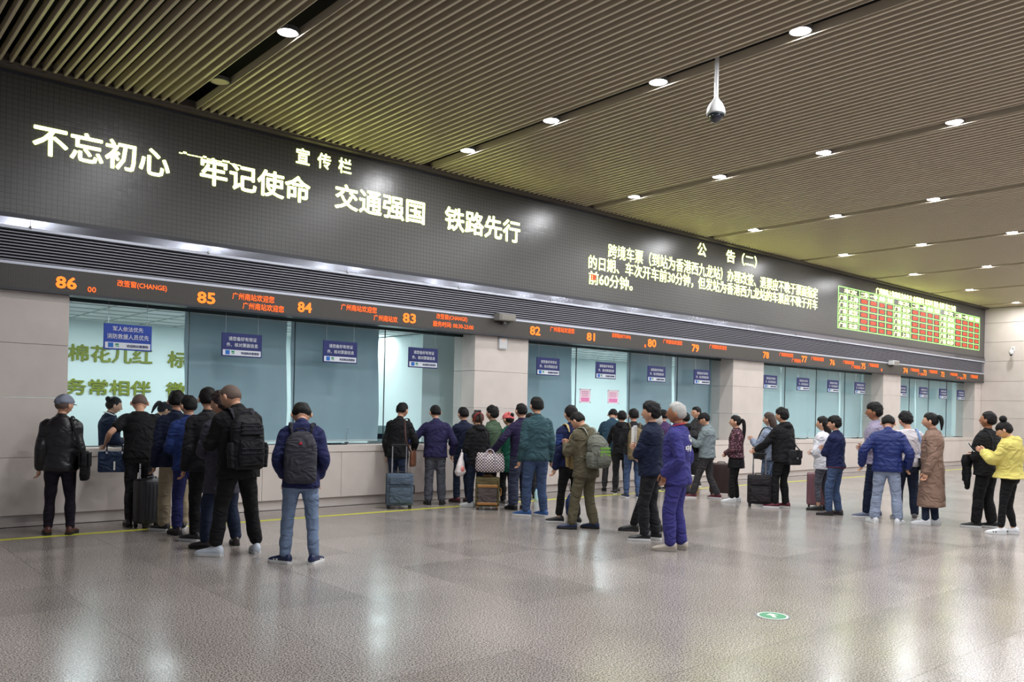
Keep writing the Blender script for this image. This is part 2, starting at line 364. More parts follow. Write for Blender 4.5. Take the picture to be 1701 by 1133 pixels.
# end wall
wend = struct('wall_right', box(XE+.06, XE+.3, -9, 12.2, 0, 6.3), M_grout)
zs = [0, .3, .98, 1.67, 2.29, 2.98, 3.70, 4.39, 5.08, 5.62]; ys = [11.8-1.9*k for k in range(0, 11)]
for z0, z1 in zip(zs, zs[1:]):
    for y1, y0 in zip(ys, ys[1:]): ob('stone_panel', rbox(XE, XE+.06, y0+.001, y1-.001, z0+.004, z1-.004, .003, 1), M_stoneA, wend)
# ticket office behind the glass
off = struct('wall_back', merge(box(1.0, XE, 16.0, 16.1, -.1, 3.05), box(.9, 1.0, 12.4, 16.1, -.1, 3.05), box(XE, XE+.1, 12.2, 16.1, -.1, 3.05)), M_glowwall)
struct('ceiling_office', box(.9, XE+.1, 12.05, 16.1, 3.0, 3.06), M_white)
o = struct('trim_1', merge(*[box(1, XE, y-.012, y+.012, 2.990, 3.0) for y in (12.7, 13.3, 13.9, 14.5, 15.1, 15.7)]+[box(x-.012, x+.012, 12.2, 16, 2.990, 3.0) for x in np.arange(1.2, XE, .6)]), mat('ceiling_grid', lin(180, 190, 190), .6))
struct('wall_partition', merge(box(8.98, 10.9, 13.0, 15.99, 0, 2.98), box(17.3, 18.5, 12.45, 13.2, 0, 2.98), box(25.1, 26.1, 12.45, 13.2, 0, 2.98)), M_glowwall)
for n, (s, x0, x1, z0, z1) in enumerate([('棉花儿红', 3.62, 5.03, 2.27, 2.57), ('标准', 5.30, 6.03, 2.24, 2.55), ('务常相伴', 3.58, 5.02, 1.69, 1.97), ('微笑', 5.28, 6.02, 1.68, 1.97), ('意从我的', 9.82, 11.20, 2.27, 2.55), ('诚恳服务', 9.95, 11.42, 1.70, 1.99)]):
    o = ob('wall_lettering', text_part(s, x0, x1, z0, z1, 15.985, .022, .012), M_green)
    tag(o, ['olive green raised characters, upper row at the start, behind the window of counter eighty-six', 'olive green raised characters, upper row by the blind edge, behind the window of counter eighty-six',
            'olive green raised characters, lower row at the start, behind the window of counter eighty-six', 'olive green raised characters, lower row by the blind edge, behind the window of counter eighty-six',
            'olive green raised characters, upper row behind the window of counter eighty-three', 'olive green raised characters, lower row behind the window of counter eighty-three'][n], 'lettering', 'green characters on the office wall')
# roller blinds
M_blind2 = M_blind.copy(); M_blind2.name = 'blind_fabric_lit'; M_blind2.node_tree.nodes['Principled BSDF'].inputs['Base Color'].default_value = lin(222, 234, 236)  # far windows: bright hall reflected in the glass, put into the fabric colour
for n_ in M_blind2.node_tree.nodes:
    if n_.type == 'BSDF_TRANSLUCENT': n_.inputs[0].default_value = lin(215, 232, 234)
BL = [(4.40, 6.02), (6.09, 7.73), (10.6, 12.45), (14.2, 15.8), (15.9, 17.4), (18.55, 20.48), (20.57, 23.72), (23.80, 25.05), (26.2, 28.85), (28.93, 31.9)]
BLn = ['beside counter eighty-five', 'between the signs of counters eighty-four and eighty-three', 'at counter eighty-two', 'at counter eighty', 'at counter seventy-nine', 'at counter seventy-eight', 'across counters seventy-seven and seventy-six', 'at counter seventy-five', 'across counters seventy-four and seventy-three', 'across counters seventy-two and seventy-one']
for (a, b), nm in zip(BL, BLn):
    t = thing('roller_blind', 'blue-grey roller blind pulled down behind the glass '+nm, 'blind', ((a+b)/2, 12.52, 1.0), 0, 'roller blinds'); h = (b-a)/2
    xs = np.linspace(-h, h, 40); V = []; F = []
    for side in (0, 1):
        for z in (0.02, .5, 1.0, 1.5, 1.93):
            for x in xs: V.append((x+(.02*math.sin(z*3) if abs(x) > h-.01 else 0), .006*math.sin(x*5+z)+.003*math.sin(x*17)+side*.004, z-.0))
    m_ = 40
    for r in range(4):
        for c in range(39): F += [(r*m_+c, r*m_+c+1, (r+1)*m_+c+1, (r+1)*m_+c), (200+r*m_+c, 200+(r+1)*m_+c, 200+(r+1)*m_+c+1, 200+r*m_+c+1)]
    ob('blind_cloth', (np.array(V), F), M_blind2 if a > 18 else M_blind, t, smooth=True)
    ob('blind_tube', cyl((-h, .01, 1.94), .022, 2*h, 12, 0), M_plastic_w, t); ob('bottom_rail', rbox(-h, h, -.012, .018, 0, .025, .004, 1), M_plastic_w, t)
for x in [3.2, 5.2, 7.4, 9.2, 12.0, 13.2, 15, 17, 19.5, 21.5, 23.5, 27, 29, 31]:
    l = bpy.data.lights.new('office_light', 'AREA'); l.shape = 'RECTANGLE'; l.size = 1.1; l.size_y = .5; l.energy = ROOM_POWER; l.color = (.93, 1.0, 1.0)
    o = bpy.data.objects.new('office_light', l); COL.objects.link(o); o.location = (x, 14.3, 2.97)

# ------------------------------------------------------------------ LED board, grille, ticker
YB = 11.72
board = thing('led_display_board', 'huge dark grey LED board with yellow characters running above all the counters', 'display board', (12, YB, 3.8))
def bo(name, part, m, parent=board, **k):
    v, f = part; lx, ly, lz = parent.location; return ob(name, (np.asarray(v)-np.array((lx, ly, lz)), f), m, parent, **k)
bo('board_panel', box(-9, XE-.02, YB, YB+.2, 3.86, 5.58), M_board)
bo('bottom_frame', box(-9, XE-.02, YB-.012, YB+.2, 3.80, 3.86), M_boardframe)
bo('top_frame', box(-9, XE-.02, YB-.012, YB+.2, 5.55, 5.585), M_boardframe)
for s, x0, x1, z0, z1, bd in [('不忘初心', 2.206, 3.86, 4.63, 5.015, .020), ('牢记使命', 4.27, 5.95, 4.655, 5.05, .020), ('交通强国', 6.37, 8.07, 4.68, 5.08, .020), ('铁路先行', 8.49, 10.22, 4.68, 5.09, .020),
        ('宣', 5.705, 5.93, 5.245, 5.485, .016), ('传', 6.06, 6.29, 5.245, 5.485, .016), ('栏', 6.42, 6.653, 5.245, 5.485, .016),
        ('跨境车票（到站为香港西九龙站）办理改签、退票应不晚于票面指定', 12.624, 20.91, 4.75, 5.05, .004), ('的日期、车次开车前30分钟，但发站为香港西九龙站的车票应不晚于开车', 12.06, 20.91, 4.45, 4.735, .004),
        ('前60分钟。', 12.073, 13.40, 4.15, 4.42, .008), ('公', 15.603, 15.93, 5.21, 5.51, .012), ('告（二）', 16.72, 17.99, 5.21, 5.51, .012)]:
    bo('display_text', text_part(s, x0, x1, z0, z1, YB-.006, bd), M_yg)
bo('glitch_line', merge(*[box(3.98+i*.055, 3.98+i*.055+.045, YB-.007, YB-.004, 5.015+(.01 if i in (1, 6, 11, 12) else 0), 5.027+(.022 if i in (1, 6, 11, 12) else 0)) for i in range(16)]), M_yg)
bo('red_pixels', merge(*[box(12.13+.05*i, 12.17+.05*i, YB-.012, YB-.009, 4.24, 4.36) for i in range(3)]), M_red)
# timetable of remaining tickets
tx0, tx1, tz0, tz1 = 22.03, 32.08, 4.08, 5.24; rows = [tz1-(tz1-tz0)*k/6 for k in range(7)]; gw = (tx1-tx0)/3
cols = [0, .155, .36, .53, .70, .85, 1.0]; lines = []; reds = []
for z in rows: lines.append(box(tx0, tx1, YB-.007, YB-.003, z-.011, z+.011))
for g in range(3):
    for c in cols[:-1]+([1.0] if g == 2 else []):
        x = tx0+gw*(g+c); lines.append(box(x-.014, x+.014, YB-.007, YB-.003, tz0, tz1 if c != .155 else rows[1]))
bo('table_grid', merge(*lines), M_grn)
def cellx(g, c): return tx0+gw*(g+cols[c]), tx0+gw*(g+cols[c+1])
for g in range(3):
    for c, s in ((0, '车次'), (2, '二等'), (3, '一等'), (4, '商务'), (5, '无座')):
        a, b = cellx(g, c); b = b if c else cellx(g, 1)[1]-.1
        bo('display_text', text_part(s, a+.07+(.25 if c == 0 else 0), b-.06, rows[1]+.03, rows[0]-.03, YB-.008, .01), M_yg)
    for r in range(1, 6):
        a, b = cellx(g, 0); bo('display_text', text_part('广南', a+.06, b-.05, rows[r+1]+.03, rows[r]-.03, YB-.008, .01), M_yg)
        a, b = cellx(g, 1); bo('display_text', text_part(['北京', '上海', '长沙', '武汉', '深圳'][(r+g) % 5], a+.08, b-.08, rows[r+1]+.03, rows[r]-.03, YB-.008, .01), M_yg)
        for c in (2, 3, 4, 5):
            a, b = cellx(g, c); w = (b-a)*.14; bo('red_cell', merge(box(a+.12, b-.14, YB-.007, YB-.003, rows[r+1]+.045, rows[r]-.045), box(b-.115, b-.085, YB-.007, YB-.003, rows[r+1]+.06, rows[r]-.06)), M_red)
bo('display_text', text_part('广州南站上海南站方向车次 余票情况 以实时 票务 售票 窗口 为准', 24.23, 29.97, 5.26, 5.45, YB-.008, .006), M_yg)
# steel strip and its ledge
sx = [-9]+list(np.arange(-6.6, XE-.5, 2.2))+[XE-.02]
strip = thing('steel_fascia', 'polished steel strip running below the big LED board', 'fascia', (0, YB, 3.7))
for a, b in zip(sx, sx[1:]):
    bo('steel_panel', box(a+.003, b-.003, YB-.03, YB+.1, 3.70, 3.80), M_steel, strip)
    bo('stud', ellipsoid((b, YB-.04, 3.70), (.022, .02, .022), 10, 6), M_chrome, strip, smooth=True)
bo('ledge', box(-9, XE-.02, YB-.045, YB+.1, 3.665, 3.70), M_lite, strip)
gr = thing('ventilation_grille', 'long grey louvred air grille between the steel strip and the ticker', 'grille', (0, YB, 3.3))
bo('backing', box(-9, XE-.02, YB+.07, YB+.14, 3.27, 3.67), M_black, gr)
nl = 10; lp = (3.655-3.275)/nl
prof = lambda z: box(-9, XE-.02, YB-.004, YB+.006, z, z+.0145)
for k in range(nl): bo('louvre_slat', prof(3.282+lp*k), M_louver, gr)
bo('top_trim', box(-9, XE-.02, YB-.02, YB+.1, 3.240, 3.272), M_lite, gr)
# ticker
tk = thing('led_ticker_strip', 'long dark LED ticker with orange counter numbers above the windows', 'display board', (0, 11.70, 2.92))
bo('ticker_panel', box(-9, XE-.06, 11.70, 11.9, 2.955, 3.24), M_strip, tk)
bo('ticker_bottom_frame', box(-9, XE-.06, 11.69, 11.95, 2.925, 2.955), M_boardframe, tk)
W_ = '广州南站欢迎您'
for s, x0, x1, z0, z1 in [('86', 2.492, 2.735, 2.995, 3.15), ('00', 2.861, 2.962, 2.985, 3.055), ('改签窗(CHANGE)', 3.217, 3.85, 3.085, 3.185), ('85', 4.261, 4.52, 2.985, 3.15), (W_, 4.762, 5.4, 3.09, 3.19), (W_, 4.918, 5.555, 2.965, 3.065),
        ('84', 5.775, 6.01, 3.0, 3.16), (W_, 6.508, 7.16, 3.10, 3.2), ('广州南站欢', 7.103, 7.56, 2.985, 3.085), ('83', 7.661, 7.925, 3.0, 3.165), ('改签窗(CHANGE)', 8.345, 9.01, 3.11, 3.215), ('服务时间: 00:30-23:00', 8.275, 9.15, 2.99, 3.085),
        ('82', 10.499, 10.77, 3.01, 3.18), (W_, 11.02, 11.68, 3.115, 3.215), ('81', 12.028, 12.27, 3.01, 3.175), ('退票窗(RETURN)', 12.77, 13.35, 3.115, 3.22), ('80', 13.905, 14.19, 3.005, 3.185), ('1', 13.80, 13.85, 2.99, 3.05), (W_, 14.42, 15.09, 3.115, 3.213),
        ('79', 15.439, 15.71, 3.0, 3.174), (W_, 16.10, 16.78, 3.115, 3.215), ('78', 18.322, 18.59, 3.015, 3.183), (W_, 19.06, 19.72, 3.11, 3.21), ('广州南站', 19.66, 20.1, 2.99, 3.09), ('77', 20.132, 20.41, 3.01, 3.182), (W_, 20.617, 21.275, 3.09, 3.195),
        ('76', 21.605, 21.87, 3.01, 3.17), (W_, 22.33, 22.955, 3.085, 3.19), ('广州南站', 22.815, 23.34, 2.98, 3.08), ('75', 23.39, 23.64, 2.99, 3.165), (W_, 23.84, 24.455, 3.08, 3.19), ('1', 24.62, 24.68, 2.98, 3.06), ('74', 26.09, 26.39, 2.99, 3.165), (W_, 26.574, 27.2, 3.075, 3.176),
        ('73', 27.508, 27.75, 2.98, 3.164), ('广州', 27.126, 27.48, 2.97, 3.06), (W_, 27.937, 28.575, 3.08, 3.192), ('72', 28.865, 29.135, 3.0, 3.168), (W_, 29.588, 30.19, 3.07, 3.17), ('广州', 30.19, 30.6, 2.97, 3.065), ('71', 30.674, 30.92, 2.99, 3.167), (W_, 31.32, 31.965, 3.06, 3.177)]:
    big = len(s) == 2 and s.isdigit() and s != '00'
    bo('display_number' if big else 'display_text', text_part(s, x0, x1, z0, z1, 11.694, .032 if big else .010), M_num if big else M_org, tk)

WD = {n: ('seventy' if n < 80 else 'eighty')+('' if n % 10 == 0 else '-'+['one', 'two', 'three', 'four', 'five', 'six', 'seven', 'eight', 'nine'][n % 10-1]) for n in range(70, 90)}
# ------------------------------------------------------------------ hanging notices
SIGN = [(86, 3.141), (85, 4.737), (84, 6.37), (83, 7.985), (82, 10.96), (81, 12.62), (80, 14.27), (79, 15.935), (78, 18.84), (77, 20.44), (76, 22.047), (75, 23.61), (74, 26.38), (73, 27.93), (72, 29.48), (71, 30.97)]
for n, x in SIGN:
    lab = 'bright blue hanging notice on the glass under ticker number eighty-six' if n == 86 else 'dark blue hanging notice with white footer under ticker number '+WD[n]
    t = thing('notice_sign', lab, 'sign', (x, 11.98, 2.283), 0, 'blue notices over the counters'); w = .615
    ob('sign_board', rbox(0, w, 0, .02, 0, .346, .004, 1), M_bluesign2 if n == 86 else M_bluesign, t)
    ob('white_footer', box(.018, w-.018, -.002, .003, .018, .1), M_signwhite, t)
    if n == 86: rowst = [('军人依法优先', .11, .5, .25, .315), ('消防救援人员优先', .04, .575, .145, .215)]
    else: rowst = [('请您备好有效证', .10, .53, .235, .295), ('件、核对票面信息', .07, .55, .145, .205)]
    for s, a, b, c, d in rowst: ob('sign_text', text_part(s, a, b, c, d, -.003, .01), M_signwhite, t)
    ob('sign_text', text_part('欢迎购买乘意险', .29, .57, .038, .078, -.004, .01), M_bluesign, t)
    ob('sign_icon', merge(box(.055, .12, -.005, -.002, .03, .092)), M_icon, t); ob('sign_icon', merge(box(.145, .19, -.005, -.002, .06, .085), box(.15, .195, -.005, -.002, .04, .05)), M_icong, t)
    ob('hanger', merge(cyl((.06, .012, .346), .003, .33, 6), cyl((w-.06, .012, .346), .003, .33, 6)), M_chrome, t)
for k, (x0, x1) in enumerate([(12.33, 12.65), (13.18, 13.52)]):
    t = thing('poster_holder', ['clear acrylic poster holder with pink leaflet nearer the number eighty-two blind', 'clear acrylic poster holder with pink leaflet nearer the number eighty blind'][k], 'poster', (x0, GL-.02, 1.77), 0, 'pink leaflets')
    w = x1-x0; ob('sheet', box(0, w, 0, .006, 0, .29), M_pinkp, t); ob('pink_print', merge(box(.04, w-.04, -.003, 0, .03, .11), *[box(.06, w-.07, -.003, 0, .14+.04*i, .155+.04*i) for i in range(3)]), M_pink, t)
    for cx in (0.01, w-.01):
        for cz in (.01, .28): ob('standoff', cyl((cx, -.012, cz), .01, .024, 8, 1), M_chrome, t)
# ------------------------------------------------------------------ downlights
ordw = ['nearest the wall', 'second from the wall', 'third from the wall', 'fourth from the wall', 'fifth from the wall', 'sixth from the wall', 'seventh from the wall', 'eighth from the wall']
slotw = ['in the leftmost slot', 'in the first dark slot', 'in the slot with the dome camera', 'in the third ceiling slot', 'in the fourth ceiling slot', 'in the fifth ceiling slot', 'in the sixth ceiling slot', 'in the seventh ceiling slot', 'in the last slot by the end wall']
lens_on = mesh_from('lens', cyl((0, 0, -.012), .105, .02, 24), M_lampon); lens_off = mesh_from('lens', cyl((0, 0, -.012), .105, .02, 24), M_lampoff); fixn(lens_on); fixn(lens_off)
tt = np.linspace(0, 2*np.pi, 24, endpoint=False)
ringV = [np.stack([r*np.cos(tt), r*np.sin(tt), np.full(24, z)], 1) for r, z in ((.106, .02), (.106, -.016), (.120, -.014), (.120, .03), (.05, .05))]
bez = mesh_from('housing', rings_mesh(ringV), M_lampbody); LD = bpy.data.lights.new('downlight', 'AREA'); LD.shape = 'DISK'; LD.size = .2; LD.energy = LAMP_POWER; LD.color = (.97, .98, 1.0)
for i, s in enumerate(SLOT):
    for k in range(8):
        y = 10.42-1.9*k; on = not (i == 1 and k == 0) and i > 0
        t = thing('downlight', ('lit' if on else 'unlit')+' downlight '+slotw[i]+', '+ordw[k], 'ceiling light', (s, y, CZ+.03), 0, 'round ceiling downlights')
        ob('lens', lens_on if on else lens_off, None, t); ob('housing', bez, None, t)
        if on:
            o = bpy.data.objects.new('downlight_beam', LD); COL.objects.link(o); o.location = (s, y, CZ+.010)
# dome camera
t = thing('dome_camera', 'white dome security camera hanging on a pole from the ceiling slot', 'security camera', (7.97, 5.77, 4.93))
ob('pole', cyl((0, 0, .27), .024, .955, 14), M_plastic_w, t, smooth=False); ob('conduit', cyl((-.03, 0, .27), .008, .4, 8), M_plastic_w, t)
ob('housing', loft([(.10, 0, 0, .105, .105), (.12, 0, 0, .108, .108), (.17, 0, 0, .098, .098), (.22, 0, 0, .075, .075), (.26, 0, 0, .045, .045), (.285, 0, 0, .03, .03)], 24, 2), M_plastic_w, t, smooth=True)
ob('dark_collar', cyl((0, 0, .085), .095, .02, 24), M_seal, t); ob('dome', ellipsoid((0, 0, .085), (.078, .078, .085), 20, 12), M_dome, t, smooth=True)
# wall camera on end wall
t = thing('wall_camera', 'small white security camera bracketed on the cream end wall', 'security camera', (XE-.0, 10.78, 4.05))
ob('bracket', merge(box(-.03, 0, -.05, .05, .0, .16), tube([(-.02, 0, .1), (-.16, 0, .1), (-.2, 0, 0)], .018, 8)), M_plastic_w, t); ob('housing', ellipsoid((-.2, 0, -.06), (.08, .08, .10), 14, 10), M_plastic_w, t, smooth=True); ob('lens', ellipsoid((-.2, 0, -.13), (.055, .055, .06), 12, 8), M_dome, t, smooth=True)
# PA speakers on ticker
for x, lab in ((9.82, 'grey box loudspeaker on the ticker edge above the pillar beside counter eighty-three'), (25.28, 'pale box loudspeaker on the ticker edge above the pillar beside counter seventy-four')):
    t = thing('wall_speaker', lab, 'loudspeaker', (x, 11.70, 3.20)); mm = M_plastic_g if x < 20 else M_plastic_w
    ob('cabinet', rbox(-.2, .2, -.16, 0, .0, .13, .01, 2), mm, t); ob('grille_cloth', rbox(-.15, .18, -.168, -.155, .015, .115, .004, 1), mat('speaker_cloth', lin(150, 146, 138), .8, bump=.6, bscale=400), t); ob('bracket', box(-.03, .03, -.08, .0, -.05, .0), M_lampbody, t)
t = thing('wireless_router', 'rounded white wireless box on the pillar beside counter eighty-three', 'router', (9.92, D, 2.81))
ob('case', rbox(-.105, .105, -.04, 0, -.11, .11, .035, 4), M_plastic_w, t, auto=True); ob('status_light', box(-.02, .02, -.043, -.038, .05, .06), M_num, t)
for x, z0, z1, lab, m_ in ((9.29, 1.30, 1.575, 'small black call terminal on the pillar beside counter eighty-three', M_plastic_k), (17.26, 1.15, 1.59, 'teal edged thin panel on the pillar beside counter seventy-nine', mat('teal', lin(50, 130, 140), .3)), (25.02, 1.40, 1.60, 'small black call terminal on the pillar beside counter seventy-five', M_plastic_k)):
    t = thing('wall_terminal', lab, 'terminal', (x, D, z0)); ob('case', rbox(0, .13, -.05, 0, 0, z1-z0, .008, 2), m_, t); ob('screen', box(.02, .11, -.052, -.049, (z1-z0)*.5, (z1-z0)*.9), M_dome, t)
# floor tape and decal
tag(ob('floor_tape', box(-9, XE, 10.81, 10.92, 0, .0015), M_tape), 'yellow queue line taped on the floor along the counters', 'floor tape')
t = thing('floor_decal', 'round green and white arrow sticker on the polished floor', 'floor sticker', (5.955, 3.66, 0), R(-41))
ob('disc', cyl((0, 0, 0), .135, .0015, 36), mat('decal_grey', lin(110, 120, 125), .4), t); ob('ring', cyl((0, 0, .0015), .120, .0006, 36), M_paper, t); ob('green_disc', cyl((0, 0, .0021), .105, .0006, 36), mat('decal_green', lin(50, 150, 105), .4), t)
ob('arrow', merge(box(-.015, .015, -.06, .02, .0027, .0033), ([(-.05, .015, .0027), (.05, .015, .0027), (0, .07, .0027), (-.05, .015, .0033), (.05, .015, .0033), (0, .07, .0033)], [(0, 2, 1), (3, 4, 5), (0, 1, 4, 3), (1, 2, 5, 4), (2, 0, 3, 5)])), M_paper, t)
# counter equipment
for x, nm in ((7.04, 84), (11.5, 82), (16.2, 79), (19.6, 78), (21.68, 77), (24.6, 75), (27.6, 73), (30.4, 71)):
    t = thing('desk_microphone', 'gooseneck microphone behind the glass under number '+WD[nm], 'microphone', (x, 12.36, .972), 0, 'desk microphones')
    ob('base', cyl((0, 0, 0), .035, .02, 14), M_plastic_k, t); ob('neck', tube([(0, 0, .02), (0, .0, .15), (.0, -.05, .24)], .004, 6), M_chrome, t); ob('capsule', ellipsoid((0, -.06, .25), (.014, .02, .014), 8, 6), M_plastic_w, t)
for n, x in SIGN:
    t = thing('document_tray', 'small dark steel pass-through tray on the ledge under number '+WD[n], 'tray', (x+.3, 12.05, .972), 0, 'pass-through trays')
    ob('pan', merge(box(-.15, .15, -.1, .1, 0, .006), box(-.15, .15, .094, .1, 0, .02), box(-.15, -.144, -.1, .1, 0, .014), box(.144, .15, -.1, .1, 0, .014)), M_plastic_k, t)
for n, (a, b) in enumerate(WIN):
    for k in range(4):
        x = a+(k+.5)*(b-a)/4
        if (n, k) == (0, 3): x = 8.2
        if (n, k) == (0, 2): x = 6.6
        if (n, k) == (1, 0): x = 11.65
        if (n, k) == (1, 1): x = 13.2
        if n == 3: x = 26.95+1.45*k
        t = thing('office_desk', 'white office desk behind the glass under number '+WD[86-4*n-k], 'desk', (x, 13.15, 0), 0, 'office desks')
        ob('desktop', rbox(-.7, .7, -.3, .3, .72, .75, .006, 1), M_white, t)
        for sx_ in (-.69, .66): ob('side_panel', box(sx_, sx_+.03, -.28, .28, 0, .72), M_white, t)
def monitor(x, y, z, rz, lab, sc=1.):
    t = thing('computer_monitor', lab, 'monitor', (x, y, z), rz); ob('base', rbox(-.1, .1, -.08, .08, 0, .012, .005, 1), M_plastic_k, t); ob('stand', box(-.02, .02, -.0, .02, .012, .16), M_plastic_k, t)
    ob('housing', rbox(-.22*sc, .22*sc, -.02, .02, .12, .42, .008, 2), M_plastic_k, t); ob('screen', box(-.2*sc, .2*sc, -.0225, -.0195, .14, .40), M_screen, t)
monitor(8.72, 12.95, .75, R(-10), 'black monitor with a blue screen behind the glass of counter eighty-three', .6); monitor(21.5, 13.1, .75, R(185), 'black monitor seen from the rear at counter seventy-seven'); monitor(16.3, 13.1, .75, R(180), 'black monitor seen from the rear at counter seventy-nine')
t = thing('ticket_machine', 'grey ticket scanner with a tilted screen on the counter eighty-three desk', 'ticket machine', (8.1, 13.05, .75), R(-30))
ob('body', loft([(0, 0, 0, .22, .18), (.2, 0, 0, .21, .17), (.40, 0, .03, .18, .11), (.5, 0, .05, .16, .06)], 28, 6), mat('machine_grey', lin(120, 140, 140), .5), t, auto=True); ob('display', box(-.12, .12, -.14, -.12, .2, .36), M_dome, t)
t = thing('document_folder', 'blue and white folder propped behind the glass at counter eighty-three', 'folder', (8.15, 12.38, .972), R(-5))
ob('cover', xf(rbox(-.2, .2, -.01, .01, 0, .22, .004, 1), Matrix.Rotation(R(-14), 4, 'X')), mat('folder_blue', lin(25, 60, 190), .4), t); ob('white_sheet', xf(box(-.18, .1, -.016, -.011, .13, .2), Matrix.Rotation(R(-14), 4, 'X')), M_paper, t)
#PEOPLE-START
# ------------------------------------------------------------------ people
def sstep(x, a, b): t = np.clip((x-a)/(b-a), 0, 1); return t*t*(3-2*t)
def remesh(part, vox, name, mats, disp=None, smooth=5):
    me = mesh_from('tmp', part, []); fixn(me); o = bpy.data.objects.new('tmp', me); COL.objects.link(o)
    md = o.modifiers.new('r', 'REMESH'); md.mode = 'VOXEL'; md.voxel_size = vox; md.use_smooth_shade = True
    if smooth: sm = o.modifiers.new('s', 'SMOOTH'); sm.iterations = smooth; sm.factor = .5
    dg = bpy.context.evaluated_depsgraph_get(); out = bpy.data.meshes.new_from_object(o.evaluated_get(dg)); bpy.data.objects.remove(o); bpy.data.meshes.remove(me)
    out.name = name
    n = len(out.vertices); v = np.empty(n*3); nn = np.empty(n*3)
    out.vertices.foreach_get('co', v); v = v.reshape(-1, 3)
    if disp is not None:
        out.vertex_normals.foreach_get('vector', nn); v = v+nn.reshape(-1, 3)*disp(v)[:, None]; out.vertices.foreach_set('co', v.ravel())
    out.materials.clear()
    for x in mats: out.materials.append(x)
    out.polygons.foreach_set('use_smooth', [True]*len(out.polygons)); out.update(); return out
def paint(me, idx, fn):
    n = len(me.polygons); c = np.empty(n*3); me.polygons.foreach_get('center', c); m = fn(c.reshape(-1, 3)); a = np.empty(n, int); me.polygons.foreach_get('material_index', a)
    a[m] = idx; me.polygons.foreach_set('material_index', a.astype(np.int32)); me.update()
def wrinkle(seed, amp, fx=14., fz=30.):
    r = np.random.RandomState(seed); K = [(r.randn(3)*np.array((fx, fx, fz))*.7, r.rand()*6.3, r.randn(3)*7, r.rand()*6) for _ in range(5)]
    def f(v):
        s = np.zeros(len(v))
        for k, p, q, g in K: s += np.sin(v@k+p+1.6*np.sin(v@q+g))
        return amp*s/3.2
    return f
def head_dirs(nu, nv):
    p = np.linspace(.04, np.pi-.04, nv); t = np.linspace(0, 2*np.pi, nu, endpoint=False)
    return [np.stack([np.sin(a)*np.sin(t), np.sin(a)*np.cos(t), np.full(nu, -np.cos(a))], 1) for a in p]
def head_surf(d, s):
    """s = head scale (semi height); d unit directions (x right, y forward, z up)"""
    x, y, z = d[:, 0], d[:, 1], d[:, 2]; fr = np.clip(y, 0, 1)
    P = np.stack([x*.765, y*.90, z*1.0], 1)
    jaw = sstep(-z, .05, .95); P[:, 0] *= 1-.34*jaw; P[:, 1] = P[:, 1]*(1-.16*jaw*(y > 0))+jaw*np.where(y < 0, -y*.30, .04)
    P[:, 1] += .05*sstep(z, .1, .7)*(y < 0)*y
    g = lambda cx, cz, wx, wz: np.exp(-((x-cx)/wx)**2-((z-cz)/wz)**2)*(y > 0)
    P[:, 1] += .20*g(0, -.20, .11, .13)+.09*g(0, -.02, .09, .16)-.06*g(.30, .03, .14, .10)-.06*g(-.30, .03, .14, .10)+.03*g(0, .16, .5, .08)+.05*g(0, -.50, .22, .07)-.02*g(0, -.60, .25, .04)+.06*g(0, -.80, .25, .12)
    return P*s
def hand_parts(W, u, s, n, L, curl=.5, side=1):
    """W wrist, u pointing direction, s towards the thumb, n palm normal; L = hand length"""
    u = np.array(u, float); u /= np.linalg.norm(u); s = np.array(s, float); s -= u*(s@u); s /= np.linalg.norm(s)+1e-9; n = np.cross(u, s)*side; out = []
    pal = []; t = np.linspace(0, 2*np.pi, 10, endpoint=False)
    for a, w, th in ((-.06, .13, .11), (.12, .19, .12), (.35, .23, .12), (.50, .22, .10)):
        pal.append(W+u*a*L+(np.cos(t)[:, None]*s*w*L+np.sin(t)[:, None]*n*th*L))
    out.append(rings_mesh(pal))
    for k, (o_, ln) in enumerate(((.17, .42), (.06, .48), (-.06, .44), (-.17, .34))):
        p = W+u*.46*L+s*o_*L; pts = [p]; d = u.copy(); a = 0
        for j, f in enumerate((.42, .33, .25)):
            a += curl*(.9 if j else .7); d = u*math.cos(a)+n*math.sin(a); p = p+d*ln*L*f; pts.append(p)
        out.append(tube(pts, [.050*L, .048*L, .043*L, .036*L], 7, 1))
    p = W+u*.12*L+s*.17*L; out.append(tube([p, p+(u*.6+s*.6+n*.25)*.2*L, p+(u*1.5+s*.85+n*.5)*.2*L, p+(u*2.2+s*.8+n*.8)*.2*L], [.07*L, .06*L, .052*L, .04*L], 7, 1))
    return out
ARMS = {'down': ((.138, .012, .478), (.15, -1, 0)), 'relax': ((.132, .055, .485), (.2, -1, -.1)), 'pocket': ((.108, .06, .53), (.38, -1, -.1)), 'phone': ((.045, .185, .695), (.55, -.1, -1)),
        'phone2': ((.02, .20, .72), (.7, -.1, -1)), 'crossed': ((-.035, .098, .672), (1, .0, -.7)), 'front': ((.02, .115, .57), (.8, -.5, -.35)), 'counter': ((.12, .26, .62), (.6, -.3, -1)), 'belly': ((.0, .108, .62), (.8, -.3, -.6))}
NP = [0]
